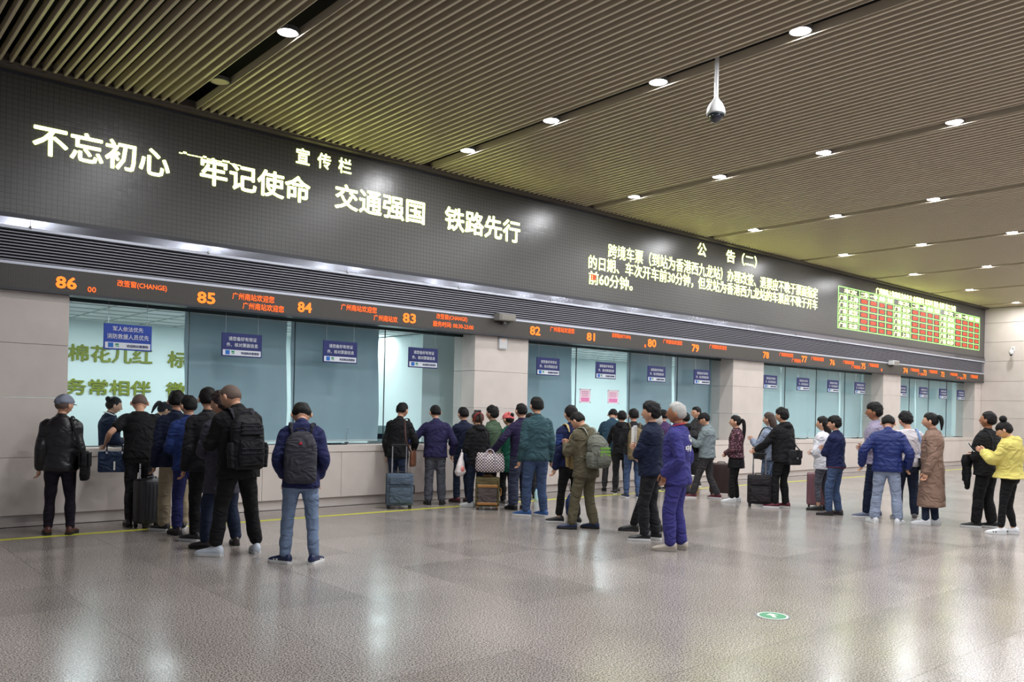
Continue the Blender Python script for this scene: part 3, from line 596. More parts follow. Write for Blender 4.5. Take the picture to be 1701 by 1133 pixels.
def person(label, x, y, phi, H, top, bottom, shoe, hair='short', hm=None, skin=None, arms=('down', 'down'), feet=None, head=(0, 0), lean=0, w=1.0, style='jacket', hem=.47,
           legw=1.0, thick=.012, puff=0, sleeve=1.0, collar=None, sole=None, cap=None, glasses=False, paints=(), amp=.006, coat_flare=0., handuv=None, hood=None, shoe2=None, beard=False, cat='person', leghem=.055, bulk=1.0, longtail=False):
    NP[0] += 1; seed = NP[0]; hm = hm or M_hair; skin = skin or M_skin; sole = sole or M_plastic_w
    heading = phi+math.degrees(math.atan2(x, y)); root = thing('person', label, cat, (x, y, 0), -R(heading)); A = np.array
    feet = feet or ((-.068, .0, -8), (.068, -.005, 8)); ln = R(lean)
    # pelvis height from the stance
    hz = .50
    for (fx, fy, fa), sd in zip(feet, (-1, 1)): hz = min(hz, .045+math.sqrt(max(.457**2-(fx-sd*.052)**2-(fy-.0)**2, .1)))
    dz = hz-.50
    def bend(p):
        p = A(p, float).reshape(-1, 3).copy(); t = np.clip((p[:, 2]-.50)/.22, 0, 1); a = -ln*t; z = p[:, 2]-.52; yy = p[:, 1].copy()
        p[:, 1] = yy*np.cos(a)-z*np.sin(a); p[:, 2] = .52+z*np.cos(a)+yy*np.sin(a); p[:, 2] += dz; return p
    bd = lambda p: bend([p])[0]
    def torso(k, zlo, flare=0.):
        sec = [(zlo, 0, -.004, (.103+flare)*w, .078+flare*.8)]
        if zlo < .40: sec += [((zlo+.47)/2, 0, -.004, (.104+flare*.5)*w, .079+flare*.4)]
        if zlo < .50: sec += [(.50, 0, -.008, .098*w, .078)]
        sec += [(.56, 0, -.002, .094*w, .073*bulk), (.62, 0, .002, .092*w, .073*bulk), (.69, 0, .0, .098*w, .075*bulk), (.75, 0, -.002, .101*w, .076), (.785, 0, -.004, .097*w, .068), (.808, 0, -.006, .082*w, .058), (.828, 0, -.006, .060*w, .048), (.850, 0, -.004, .042, .043)]
        v, f = loft([(z, a, b, (c+k), (d+k)) for z, a, b, c, d in sec], 26, 2.3); return bend(v), f
    # arms
    sho = {}; arm = {}
    for sd, spec, nm in ((-1, arms[0], 'L'), (1, arms[1], 'R')):
        tgt, hint = ARMS[spec] if isinstance(spec, str) else spec
        S = bd((sd*.094*w, -.004, .790)); T = A((sd*tgt[0] if isinstance(spec, str) else tgt[0], tgt[1], tgt[2]+dz)); hv = A((sd*hint[0] if isinstance(spec, str) else hint[0], hint[1], hint[2]), float)
        a, b = .175, .150; dv = T-S; d = np.linalg.norm(dv); d2 = min(d, (a+b)*.995); T = S+dv/d*d2; u = dv/d
        c = (a*a-b*b+d2*d2)/(2*d2); h = math.sqrt(max(a*a-c*c, 0)); hv -= u*(hv@u); hv /= np.linalg.norm(hv)+1e-9; E_ = S+u*c+hv*h; arm[nm] = (S, E_, T)
    legs = {}
    for sd, (fx, fy, fa), nm in ((-1, feet[0], 'L'), (1, feet[1], 'R')):
        Hp = A((sd*.050, -.004, hz)); An = A((fx, fy, .045)); u = An-Hp; d = np.linalg.norm(u); u /= d; a, b = .232, .226; d2 = min(d, a+b-.0005); c = (a*a-b*b+d2*d2)/(2*d2); h = math.sqrt(max(a*a-c*c, 0))
        hv = A((math.sin(R(fa))*.5, 1, 0.)); hv -= u*(hv@u); hv /= np.linalg.norm(hv); legs[nm] = (Hp, Hp+u*c+hv*h, An)
    def armtube(nm, k, frac=1., r=(.038, .036, .033, .031, .029, .024)):
        S, E_, T = arm[nm]; C = bd((0, 0, .79)); ins = S+(C-S)*.28; m1 = (S+E_)/2; m2 = (E_+T)/2
        pts = [ins, S, m1, E_, m2, T]
        if frac < 1: pts = [ins, S, S+(E_-S)*frac]; return tube(pts, [(r[0]+k), r[0]+k, r[2]+k+.004], 14, 3)
        return tube(pts, [q+k for q in r], 14, 3)
    # head frame
    hy, hp = R(head[0]), R(head[1]); nb = bd((0, -.004, .845)); la = -ln
    HM = Matrix.Translation(nb) @ Matrix.Rotation(la*.8, 4, 'X') @ Matrix.Rotation(-hy, 4, 'Z') @ Matrix.Rotation(-hp, 4, 'X'); hs = .0695
    HC = np.array((0, .014, .091))
    def hx(v): v = (np.asarray(v)+HC); M_ = A(HM); return v@M_[:3, :3].T+M_[:3, 3]
    neck_top = hx([(0, -.012, -.05)])[0]
    # body: one continuous skin
    parts = [torso(-.017, .50), tube([nb+(nb-neck_top)*.5, nb, neck_top], [.034, .031, .031], 14, 2)]
    for nm in 'LR':
        parts.append(armtube(nm, -.004, 1., (.034, .031, .028, .026, .024, .0165))); Hp, K, An = legs[nm]
        parts.append(tube([Hp+A((0, 0, .03)), Hp, (Hp+K)/2, K, (K+An)/2, An, An-A((0, 0, .02))], [.038, .036, .031, .023, .021, .0185, .019], 12, 2))
    bv = remesh((merge(*parts)[0]*H, merge(*parts)[1]), .0135, 'body', [skin], smooth=3)
    v = np.empty(len(bv.vertices)*3); bv.vertices.foreach_get('co', v); bp = (v.reshape(-1, 3), [tuple(p.vertices) for p in bv.polygons]); bpy.data.meshes.remove(bv)
    hd = rings_mesh([head_surf(d, hs) for d in head_dirs(36, 28)]); hd = (hx(hd[0])*H, hd[1]); extra = [bp, hd]
    for sd in (-1, 1):
        e = ellipsoid((sd*.0585, -.006, -.006), (.008, .012, .019), 10, 8); extra.append((hx(e[0])*H, e[1]))
    hl = .102
    for nm, sd in (('L', -1), ('R', 1)):
        S, E_, T = arm[nm]; u = T-E_; u /= np.linalg.norm(u); pz = arms[0 if nm == 'L' else 1]
        if pz in ('belly', 'crossed', 'front', 'pocket'): u = u*A((1, .1, 1)); u /= np.linalg.norm(u)
        th = A((-sd*.25, 1, .1)) if u[2] < -.5 else A((-sd*.3, .1, 1.))
        for q in hand_parts(T, u, th, None, hl, .55, side=sd*(1 if u[2] < -.5 else 1)): extra.append((q[0]*H, q[1]))
    body = ob('body', merge(*extra), skin, root, smooth=True)
    # face details
    ev = []
    for sd in (-1, 1):
        ev.append(ellipsoid((sd*.0185, .0533, .003), (.0085, .004, .0042), 8, 6)); ev.append(ellipsoid((sd*.0195, .0563, .0140), (.0115, .003, .0024), 8, 5))
    e = merge(*ev); ob('eyes', (hx(e[0])*H, e[1]), M_eye, root, smooth=True)
    e = ellipsoid((0, .0578, -.0345), (.0125, .005, .0036), 10, 6); ob('lips', (hx(e[0])*H, e[1]), M_lip, root, smooth=True)
    # hair
    if hair != 'none':
        rg = []; rs = np.random.RandomState(seed)
        for d in head_dirs(44, 34):
            x_, y_, z_ = d.T; s_ = z_*1.0-.86*y_+.06; fz = {'fluffy': .36, 'bangs': .22, 'bangsbun': .22}.get(hair, .52); s_ = s_+(.07 if hair not in ('short', 'buzz', 'receding') else 0)
            s_ = np.minimum(s_, (z_+(.48 if hair in ('short', 'buzz', 'receding') else .62))*1.1) if hair not in ('long',) else s_
            tf = sstep(y_, .18, .55); s_ = s_*(1-tf)+(z_-fz)*tf
            if hair == 'receding': s_ = s_-.16*(y_ > .2)
            m_ = sstep(s_, -.02, .08); tk = {'buzz': .0018, 'receding': .005, 'short': .008, 'fluffy': .014, 'bangs': .010, 'bangsbun': .009, 'long': .011, 'bun': .007, 'tail': .007}[hair]
            th = tk*(.2+.8*sstep(s_, .0, .40))*(.7+.6*sstep(z_, .1, .9))*(1+.3*np.sin(7*x_+seed)*np.sin(6*z_+5*y_+seed*2)) if hair != 'buzz' else tk
            P_ = head_surf(d, hs); P_ = P_+d*((m_*(th+.0055))-.004)[:, None]
            if hair != 'buzz': P_ += d*(m_*rs.randn(len(d))*(.0011 if hair != 'fluffy' else .003))[:, None]
            rg.append(P_)
        hv_ = [rings_mesh(rg)]
        if hair == 'tail' and longtail: hv_.append(tube([(0, -.055, .020), (0, -.088, .012), (0, -.098, -.07), (0, -.090, -.17), (0, -.08, -.25)], [.016, .021, .021, .018, .006], 10, 3))
        elif hair == 'tail': hv_.append(tube([(0, -.055, .035), (0, -.083, .03), (0, -.092, -.02), (0, -.083, -.085)], [.016, .019, .017, .006], 10, 3))
        if hair == 'longtail_' : pass
        if hair == 'bangsbun': hv_ += [ellipsoid((0, -.030, .098), (.034, .032, .033), 14, 10), ellipsoid((0, -.022, .066), (.018, .018, .02), 10, 8)]
        if hair == 'bun': hv_.append(ellipsoid((0, -.062, .045), (.024, .022, .024), 12, 8))
        if hair == 'long': hv_.append(tube([(0, -.035, .02), (0, -.048, -.04), (0, -.055, -.11), (0, -.05, -.19)], [.052, .052, .046, .02], 14, 3, flat=.75, up=(0, 1, 0)))
        hp_ = merge(*hv_); ob('hair', (hx(hp_[0])*H, hp_[1]), M_buzz if hair == 'buzz' else hm, root, smooth=True)
    if cap:
        rg = []
        for d in head_dirs(36, 26):
            P_ = head_surf(d, hs); m_ = sstep(d[:, 2]-.10*d[:, 1]-.12, 0, .06); rg.append(P_+d*((m_*.018)-.006)[:, None])
        c_ = rings_mesh(rg); t = np.linspace(-1.0, 1.0, 14); vz = []
        for q in (0, 1): vz += [(.050*math.sin(a)*(1 if q == 0 else 1.02), .048*math.cos(a)+q*.045*math.cos(a)**.6+.004, .022-.010*q-.006*math.sin(a)**2) for a in t]
        up_ = A(vz); V_ = np.vstack([up_, up_-A((0, 0, .004))]); F_ = []
        for i in range(13): F_ += [(i, i+1, 15+i, 14+i), (28+i, 42+i, 43+i, 29+i), (14+i, 15+i, 43+i, 42+i), (i, 28+i, 29+i, i+1)]
        F_ += [(0, 14, 42, 28), (13, 41, 55, 27)]
        co = ob('cap', (hx(c_[0])*H, c_[1]), cap, root, smooth=True); ob('visor', (hx(V_)*H, F_), cap, co)
    if glasses:
        gl = merge(*[tube([(sd*.018+.013*math.cos(a), .0575, .002+.010*math.sin(a)) for a in np.linspace(0, 6.28, 13)], .0012, 5, 1) for sd in (-1, 1)]+[tube([(sd*.031, .0565, .004), (sd*.049, .02, .004), (sd*.05, -.008, .002)], .0012, 5, 1) for sd in (-1, 1)]+[tube([(-.005, .059, .004), (.005, .059, .004)], .0012, 5, 1)])
        ob('glasses', (hx(gl[0])*H, gl[1]), M_plastic_k, root)
    # top
    parts = [torso(thick, hem, coat_flare)]
    if sleeve > 0:
        for nm in 'LR': parts.append(armtube(nm, thick*.55, sleeve if sleeve < 1 else 1.))
    if collar is None or collar: parts.append(tube([nb+(nb-neck_top)*.25, nb+(neck_top-nb)*.35], [.043, .040], 16, 1))
    if hood: parts.append((bend(ellipsoid((0, -.055, .835), (.062, .040, .036), 16, 10)[0]), ellipsoid((0, 0, 0), (1, 1, 1), 16, 10)[1])); parts.append(tube(bend([(-.05, .03, .815), (-.055, -.02, .85), (0, -.062, .862), (.055, -.02, .85), (.05, .03, .815)]), .019, 10, 3))
    tp = merge(*parts); wr = wrinkle(seed, amp)
    if puff:
        def dsp(v, wr=wr): return .35*wr(v)+puff*(np.abs(np.sin(v[:, 2]*math.pi/.062))**.6-.6)
    else: dsp = wr
    mats = [top]+[p[0] for p in paints]; tm = remesh((tp[0]*H, tp[1]), .0125, style, mats, dsp, 3)
    for i, p in enumerate(paints): paint(tm, i+1, lambda c, p=p: p[1](c/H))
    to = ob(style, tm, None, root)
    # trousers
    parts = []; lw = [.061, .056, .047, .037, .036, .0315]
    zp = bend(loft([(.445, 0, -.008, .06, .05), (.47, 0, -.010, .090, .072), (.50, 0, -.010, .097*w, .078), (.54, 0, -.006, .097*w, .074*bulk), (.565, 0, -.004, .093*w, .070*bulk)], 24, 2.3)[0]); parts.append((zp, loft([(0, 0, 0, 1, 1)]*5, 24)[1]))
    for nm in 'LR':
        Hp, K, An = legs[nm]; c1 = .5*(legw-1); r_ = [lw[0], lw[1]*(1+c1*.4), lw[2]*(1+c1*.8), lw[3]*(1+c1*1.6), lw[4]*(1+c1*1.9), lw[5]*(1+c1*2.2)]; low = An+A((0, 0, leghem-.045))
        parts.append(tube([Hp+A((0, 0, .01)), Hp+(K-Hp)*.12, Hp+(K-Hp)*.5, K, (K+An)/2, low], r_, 16, 3))
    bp_ = merge(*parts); ob('trousers', remesh((bp_[0]*H, bp_[1]), .0125, 'trousers', [bottom], wrinkle(seed+50, .0058, 10, 30), 3), None, root)
    # shoes
    for sd, (fx, fy, fa), nm in ((-1, feet[0], 'L'), (1, feet[1], 'R')):
        M_ = Matrix.Translation((fx*H, fy*H, 0)) @ Matrix.Rotation(-R(fa), 4, 'Z'); k = H/1.7
        rg = []; t = np.linspace(0, 2*np.pi, 16, endpoint=False)
        for yy, wd, z0, z1, cx in ((-.078, .018, .02, .055, 0), (-.070, .034, .013, .085, 0), (-.04, .040, .012, .102, 0), (.0, .040, .012, .098, 0), (.05, .042, .012, .078, 0), (.10, .048, .012, .064, -.002), (.15, .049, .012, .054, -.004), (.185, .038, .014, .044, -.006), (.205, .016, .018, .032, -.006)):
            rg.append(np.stack([-sd*cx+wd*np.cos(t)*(1-.25*np.clip(np.sin(t), 0, 1)), np.full(16, yy), (z0+z1*1.14)/2+(z1*1.14-z0)/2*np.sign(np.sin(t))*abs(np.sin(t))**.8], 1))
        u_ = rings_mesh(rg); sh = ob('shoe', xf((u_[0]*k, u_[1]), M_), shoe, root, smooth=True)
        rg = []
        for z, q in ((.0, .97), (.004, 1.03), (.026, 1.03), (.031, .98)):
            rg.append(np.array([(-sd*c*1+wd*s_*q, yy*1.0, z) for yy, wd, c, s_ in [(a, b, c, 1) for a, b, c in ((-.078, .020, 0), (-.068, .036, 0), (-.03, .041, 0), (.03, .043, 0), (.09, .050, -.002), (.15, .051, -.004), (.19, .037, -.006), (.210, .014, -.006))]+[(a, b, c, -1) for a, b, c in ((.210, .014, -.006), (.19, .037, -.006), (.15, .051, -.004), (.09, .050, -.002), (.03, .043, 0), (-.03, .041, 0), (-.068, .036, 0), (-.078, .020, 0))]]))
        u_ = rings_mesh(rg); ob('sole', xf((u_[0]*k, u_[1]), M_), sole, sh)
        if shoe2:
            st = merge(*[box(-sd*0-.052, .052, yy, yy+.016, .03, .048) for yy in (.06, .095)]); ob('stripe', xf((st[0]*k, st[1]), M_), shoe2, sh)
    root['_'] = 0; del root['_']
    return dict(root=root, top=to, H=H, bend=lambda p: bend(A(p, float).reshape(-1, 3))*H, arm={k: [q*H for q in a] for k, a in arm.items()}, x=x, y=y, rz=-R(heading), lean=ln, dz=dz, w=w, world=lambda p: np.array(Matrix.Translation((x, y, 0)) @ Matrix.Rotation(-R(heading), 4, 'Z') @ Vector(p)))
def on_back(pn, name, part, m, dz=.003):
    """print on the back of a garment: project flat faces onto the cloth"""
    me = pn['top'].data; bv = BVHTree.FromPolygons([v.co for v in me.vertices], [p.vertices for p in me.polygons]); v, f = part; q = np.array(v, float)
    for i in range(len(q)):
        h = bv.ray_cast(Vector((q[i, 0], -1, q[i, 2])), Vector((0, 1, 0)))
        q[i, 1] = (h[0].y if h[0] else -.12)-dz
    return ob(name, (q, f), m, pn['top'])
# ---- bags
def backpack(pn, label, m, m2, h=.48, wd=.32, dp=.17, drop=0., kind='plain', strapm=None, sc=1., logo=None):
    """soft pack on the wearer's back: built upright, then set against the spine"""
    H = pn['H']; a = -pn['lean']; base = pn['bend']([(0, -.086, .795)])[0]; t = thing('backpack', label, 'backpack', tuple(pn['world'](base)), pn['rz']); t.rotation_euler = (a*.9, 0, pn['rz']); strapm = strapm or m2
    # body profile, z down from the shoulders
    sec = [(-h+.0-drop, 0, -dp*.50, wd*.38, dp*.36), (-h+.03-drop, 0, -dp*.52, wd*.48, dp*.48), (-h*.6-drop, 0, -dp*.54, wd*.5, dp*.54), (-h*.25-drop, 0, -dp*.50, wd*.48, dp*.5), (-.06-drop, 0, -dp*.42, wd*.41, dp*.40), (-.01-drop, 0, -dp*.38, wd*.30, dp*.28), (.015-drop, 0, -dp*.34, wd*.14, dp*.12)]
    ob('main_body', remesh(loft(sec, 26, 3.0), .012, 'main_body', [m], wrinkle(len(label), .003), 2), None, t)
    if kind != 'sleek':
        ob('front_pocket', remesh(loft([(-h+.04-drop, 0, -dp*1.02, wd*.36, dp*.16), (-h*.75-drop, 0, -dp*1.06, wd*.39, dp*.2), (-h*.5-drop, 0, -dp*1.04, wd*.36, dp*.16), (-h*.45-drop, 0, -dp*1.0, wd*.30, dp*.10)], 22, 3.2), .012, 'front_pocket', [m], wrinkle(3, .002), 2), None, t)
        ob('zip', tube([(-wd*.34, -dp*1.1, -h*.8-drop), (-wd*.3, -dp*1.17, -h*.5-drop), (0, -dp*1.19, -h*.46-drop), (wd*.3, -dp*1.17, -h*.5-drop), (wd*.34, -dp*1.1, -h*.8-drop)], .004, 6, 3), m2, t)
        for s in (-1, 1): ob('side_pocket', remesh(loft([(-h+.02-drop, s*wd*.49, -dp*.52, .028, dp*.32), (-h*.6-drop, s*wd*.52, -dp*.54, .034, dp*.34), (-h*.5-drop, s*wd*.50, -dp*.54, .024, dp*.28)], 16, 2.6), .012, 'side_pocket', [m], None, 2), None, t)
    if kind == 'cargo':
        ob('upper_pocket', rbox(-wd*.3, wd*.3, -dp*1.16, -dp*.9, -h*.38-drop, -h*.12-drop, .02, 2), m, t)
        for zz in (-.2, -.27, -.34, -.62, -.7): ob('webbing', rbox(-wd*.34, wd*.34, -dp*1.3 if zz < -.5 else -dp*1.18, -dp*1.1, h*zz-.007-drop, h*zz+.007-drop, .003, 1), m2, t)
    ob('top_handle', tube([(-.05, -dp*.3, 0-drop), (-.04, -dp*.42, .035-drop), (.04, -dp*.42, .035-drop), (.05, -dp*.3, 0-drop)], .009, 8, 3), strapm, t)
    # straps follow the shoulders
    inv = (Matrix.Translation(base) @ Matrix.Rotation(a*.9, 4, 'X')).inverted()
    for s in (-1, 1):
        pts = pn['bend']([(s*.055, -.085, .79), (s*.062, -.055, .842), (s*.066, .0, .848), (s*.072, .055, .81), (s*.080, .088, .74), (s*.098, .06, .66), (s*.10, -.02, .62), (s*.085, -.085, .60)])
        pts = np.array([inv @ Vector(p) for p in pts]); ob('strap', tube(pts, [.012, .022, .024, .024, .022, .016, .010, .010], 8, 3, flat=.38, up=(0, 0, 1)), strapm, t, smooth=True)
    if logo: ob('badge', rbox(-.012, .012, -dp*1.06, -dp*.98, -h*.24-drop, -h*.19-drop, .002, 1), logo, t)
    return t
def sling(pn, label, m, size=(.28, .09, .24), at=(.14, -.04, .52), shoulder=1, cat='bag', name='shoulder_bag', sm=None, cross=True, flap=True, strapw=.014):
    """bag on a strap; at = bag centre (fractions of height) beside the wearer"""
    H = pn['H']; c = np.array(at)*H; t = thing(name, label, cat, tuple(pn['world'](c)), pn['rz']+R(-90 if abs(at[0]) > .1 else 0)); sx, sy, sz = size; sm = sm or m
    ob('pouch', remesh(loft([(-sz/2, 0, 0, sx*.46, sy*.42), (-sz*.3, 0, 0, sx*.5, sy*.5), (sz*.3, 0, 0, sx*.49, sy*.46), (sz/2, 0, 0, sx*.44, sy*.3)], 24, 4), .011, 'pouch', [m], wrinkle(5, .003), 2), None, t)
    if flap: ob('flap', rbox(-sx*.46, sx*.46, -sy*.56, -sy*.42, -sz*.05, sz*.46, .008, 2), m, t); ob('flap', rbox(-sx*.46, sx*.46, sy*.42, sy*.56, -sz*.05, sz*.46, .008, 2), m, t)
    ob('buckle', rbox(-.02, .02, -sy*.62, -sy*.5, -sz*.1, -sz*.02, .003, 1), M_chrome, t)
    s = shoulder; ss = -s if cross and False else s
    sh = pn['bend']([(ss*.075, -.06, .825), (ss*.078, -.01, .85), (ss*.082, .045, .83)])/H
    low = c/H
    pts = np.array([(low[0]*.95, low[1]-sx/H*.40, low[2]+sz/H*.42), ((low[0]+sh[0][0])/2+.01*s, -.088, (low[2]+sh[0][2])/2)]+[tuple(q) for q in sh]+[((low[0]+sh[2][0])/2+.01*s, .092, (low[2]+sh[2][2])/2), (low[0]*.95, low[1]+sx/H*.40, low[2]+sz/H*.42)])*H
    iv = (Matrix.Translation(c) @ Matrix.Rotation(R(-90 if abs(at[0]) > .1 else 0), 4, 'Z')).inverted(); pts = np.array([iv @ Vector(p) for p in pts])
    ob('strap', tube(pts, strapw*1.2, 8, 4, flat=.3), sm, t, smooth=True); return t
def suitcase(label, x, y, rz, m, w=.40, d=.24, h=.52, kind='soft', handle=.45, trimm=None, tilt=0):
    t = thing('suitcase', label, 'suitcase', (x, y, 0), R(rz)); trimm = trimm or M_plastic_k; z0 = .055
    ob('shell', rbox(-w/2, w/2, -d/2, d/2, z0, z0+h, .035, 3), m, t, auto=True)
    ob('zip_line', merge(rbox(-w/2-.003, w/2+.003, -.008, .008, z0-.003, z0+h+.003, .034, 3)), trimm, t, auto=True)
    if kind == 'soft':
        for a, b, nm in ((.08, .60, 'front_pocket'), (.66, .92, 'upper_pocket')): ob(nm, rbox(-w*.40, w*.40, -d/2-.025, -d/2+.01, z0+h*a, z0+h*b, .018, 3), m, t, auto=True)
        ob('pocket_zip', tube([(-w*.38, -d/2-.02, z0+h*.56), (-w*.36, -d/2-.026, z0+h*.60), (w*.36, -d/2-.026, z0+h*.60), (w*.38, -d/2-.02, z0+h*.56)], .004, 6, 2), trimm, t)
    elif kind == 'hard':
        for i in range(7): ob('rib', rbox(-w*.42+i*w*.14-.008, -w*.42+i*w*.14+.008, -d/2-.006, d/2+.006, z0+.06, z0+h-.06, .004, 1), m, t)
    elif kind == 'leather':
        for a, b in ((.06, .15), (.66, .76)): ob('leather_band', rbox(-w*.42, w*.42, -d/2-.022, -d/2, z0+h*a, z0+h*b, .006, 1), trimm, t)
        ob('front_pocket', rbox(-w*.40, w*.40, -d/2-.015, -d/2, z0+h*.12, z0+h*.68, .01, 2), cloth('taupe', 92, 82, 80), t)
        for s in (-1, 1): ob('edge_piping', tube([(s*w*.45, -d/2-.004, z0+.04), (s*w*.45, -d/2-.004, z0+h-.04)], .012, 8, 1), m, t)
    ob('side_handle', tube([(w/2-.005, 0, z0+h*.35), (w/2+.022, 0, z0+h*.38), (w/2+.022, 0, z0+h*.6), (w/2-.005, 0, z0+h*.63)], .009, 8, 3), trimm, t)
    ob('carry_handle', tube([(-.07, 0, z0+h-.003), (-.06, 0, z0+h+.022), (.06, 0, z0+h+.022), (.07, 0, z0+h-.003)], .009, 8, 3), trimm, t)
    if handle:
        for s in (-1, 1): ob('telescopic_pole', merge(cyl((s*w*.26, d*.38, z0+h-.02), .013, handle*.55, 10), cyl((s*w*.26, d*.38, z0+h+handle*.5), .010, handle*.5, 10)), M_chrome, t)
        ob('grip', rbox(-w*.30, w*.30, d*.38-.016, d*.38+.016, z0+h+handle-.02, z0+h+handle+.015, .008, 2), M_plastic_k, t)
    for sx in (-1, 1):
        for sy in (-1, 1):
            c = ob('caster', merge(box(sx*w*.4-.018, sx*w*.4+.018, sy*d*.36-.018, sy*d*.36+.018, .04, z0+.01), cyl((sx*w*.4, sy*d*.36, .02), .012, .03, 8)), trimm, t)
            ob('wheel', merge(cyl((sx*w*.4-.016, sy*d*.36, .024), .024, .011, 14, 0), cyl((sx*w*.4+.005, sy*d*.36, .024), .024, .011, 14, 0)), M_rubber, c)
    return t
def phone(pn, label, at, tilt=-35):
    H = pn['H']; t = thing('phone', label, 'phone', tuple(pn['world'](np.array(at)*H)), pn['rz']); t.rotation_euler = (R(tilt), 0, pn['rz'])
    ob('case', rbox(-.037, .037, -.004, .004, -.075, .075, .003, 2), M_plastic_w, t); ob('screen', box(-.033, .033, -.0055, -.0042, -.068, .068), M_dome, t)

K_ = dict(black=cloth('black', 22, 22, 25), leather=mat('black_leather', lin(24, 22, 26), .38, bump=.3, bscale=30, var=.1, vscale=7), navy=cloth('navy', 24, 32, 56), plum=cloth('plum', 30, 24, 36), khaki=cloth('khaki', 156, 142, 118), jean=cloth('denim', 112, 130, 158, var=.22),
          djean=cloth('dark_denim', 36, 46, 68, var=.15), mjean=cloth('mid_denim', 66, 84, 118, var=.2), ljean=cloth('light_denim', 142, 154, 178, var=.2), royal=cloth('royal', 40, 60, 118), bluep=cloth('blue_work', 44, 46, 98), char=cloth('charcoal', 36, 36, 40),
          grey=cloth('tweed_grey', 66, 64, 76), gtrou=cloth('grey_trousers', 84, 86, 96), blazer=cloth('blazer_blue', 30, 35, 76), purple=cloth('purple_navy', 40, 37, 74), green=cloth('sherpa_green', 74, 94, 74, bump=.8, bscale=120), teal=cloth('teal_green', 52, 80, 88),
          aub=cloth('aubergine', 42, 34, 66), slate=cloth('slate', 56, 62, 82), olive=cloth('olive', 92, 86, 68), olivep=cloth('olive_trousers', 98, 92, 72), work=cloth('work_blue', 58, 56, 122), hgrey=cloth('heather_grey', 124, 136, 140), dgrey=cloth('dark_grey', 58, 56, 58),
          denimj=cloth('denim_jacket', 140, 152, 174, var=.15), white=cloth('white', 226, 226, 234, var=.03), dnavy=cloth('deep_navy', 26, 34, 72), lilac=cloth('lilac', 152, 144, 166), bpuff=cloth('blue_puffer', 32, 46, 104, rough=.5), wtee=cloth('white_tee', 214, 208, 212, var=.03),
          camel=cloth('camel', 138, 112, 98), yellow=cloth('yellow', 216, 202, 112, var=.05), floral=floral_mat('cloth_floral', lin(48, 24, 36), lin(200, 160, 170), lin(120, 50, 70)), pinkc=cloth('pink_cap', 222, 110, 110), egreen=cloth('emerald', 20, 84, 66), rblue=cloth('shirt_teal', 46, 72, 90), purp=cloth('purple_coat', 74, 50, 92), gcap=cloth('grey_cap', 128, 134, 150), bcap=cloth('black_cap', 26, 26, 30))
add_folds(K_['leather'], .3); add_folds(K_['floral'], .5)
def leather(n, r, g, b): return mat('leather_'+n, lin(r, g, b), .35, spec=.5)
SH = dict(brown=leather('brown', 84, 46, 38), black=leather('black', 24, 22, 24), white=leather('white', 226, 228, 232), navy=leather('navy', 28, 40, 76), blue=leather('blue', 48, 88, 146), pale=leather('pale_blue', 208, 216, 228), grey=leather('grey', 110, 108, 106), beige=leather('beige', 176, 166, 154), wine=leather('wine', 96, 30, 44), slate=leather('slate', 92, 100, 124), dk=leather('dark_brown', 48, 38, 40))
kS = M_rubber
P = person
p1 = P('man in a black leather jacket and grey flat cap at the far left', 2.43, 10.96, 8, 1.64, K_['leather'], K_['plum'], SH['brown'], hair='buzz', head=(42, 5), cap=K_['gcap'], arms=('down', 'relax'), feet=((-.075, .02, -12), (.072, 0, 10)), sole=kS, w=1.04, hem=.46)
sling(p1, 'black messenger bag hanging at the hip of the man in the grey cap', K_['black'], (.30, .10, .34), (.165, -.05, .50), 1)
p2 = P('man in a black T-shirt with a shaved head leaning on the counter', 3.40, 11.24, -2, 1.73, K_['black'], K_['char'], SH['dk'], hair='buzz', head=(0, 28), lean=9, arms=(((-.225, .06, .605), (-.5, -1, -.3)), ((.215, .20, .60), (.6, -.6, -.3))), style='t_shirt', sleeve=.62, collar=False, feet=((-.06, -.02, -5), (.06, .05, 12)), sole=kS, w=1.02, hem=.50)
S1_ = dict()
t = thing('briefcase', 'navy briefcase hanging from the forearm of the man in the black T-shirt', 'briefcase', (3.13, 11.33, .69), R(-16)); ob('case', rbox(-.19, .19, -.05, .05, 0, .27, .02, 2), cloth('briefcase_navy', 34, 50, 78, rough=.5), t, auto=True); ob('white_tag', box(-.01, .01, -.054, -.05, .03, .14), M_paper, t)
for yy in (-.03, .03): ob('handle', tube([(-.09, yy, .26), (-.08, yy, .36), (0, yy*.6, .395), (.08, yy, .36), (.09, yy, .26)], .008, 8, 3), K_['navy'], t)
for xx in (-.09, .09): ob('ring', rbox(xx-.012, xx+.012, -.056, -.049, .235, .265, .002, 1), M_chrome, t)
suitcase('dark grey hard-shell suitcase behind the man in the black T-shirt', 3.50, 11.06, 18, mat('hard_grey', lin(52, 54, 62), .4), .36, .26, .56, 'hard', .26)
p3 = P('man in a navy jacket and khaki trousers near the open window', 3.64, 10.60, -4, 1.72, K_['navy'], K_['khaki'], SH['black'], head=(5, 0), arms=('down', 'down'), feet=((-.07, .0, -45), (.06, .03, 5)), legw=1.25, hem=.46)
p4 = P('man in a royal blue jacket half hidden in the first queue', 3.66, 10.22, -18, 1.66, K_['royal'], K_['bluep'], SH['dk'], head=(-20, 0), arms=('belly', 'belly'), sole=kS, legw=1.1)
p5 = P('man in a black jacket with long thick hair in the first queue', 3.66, 9.62, -8, 1.75, K_['char'], K_['black'], SH['black'], hair='short', hm=M_hair, arms=('down', 'relax'), feet=((-.07, -.0, -40), (.06, .03, 5)), hem=.46)
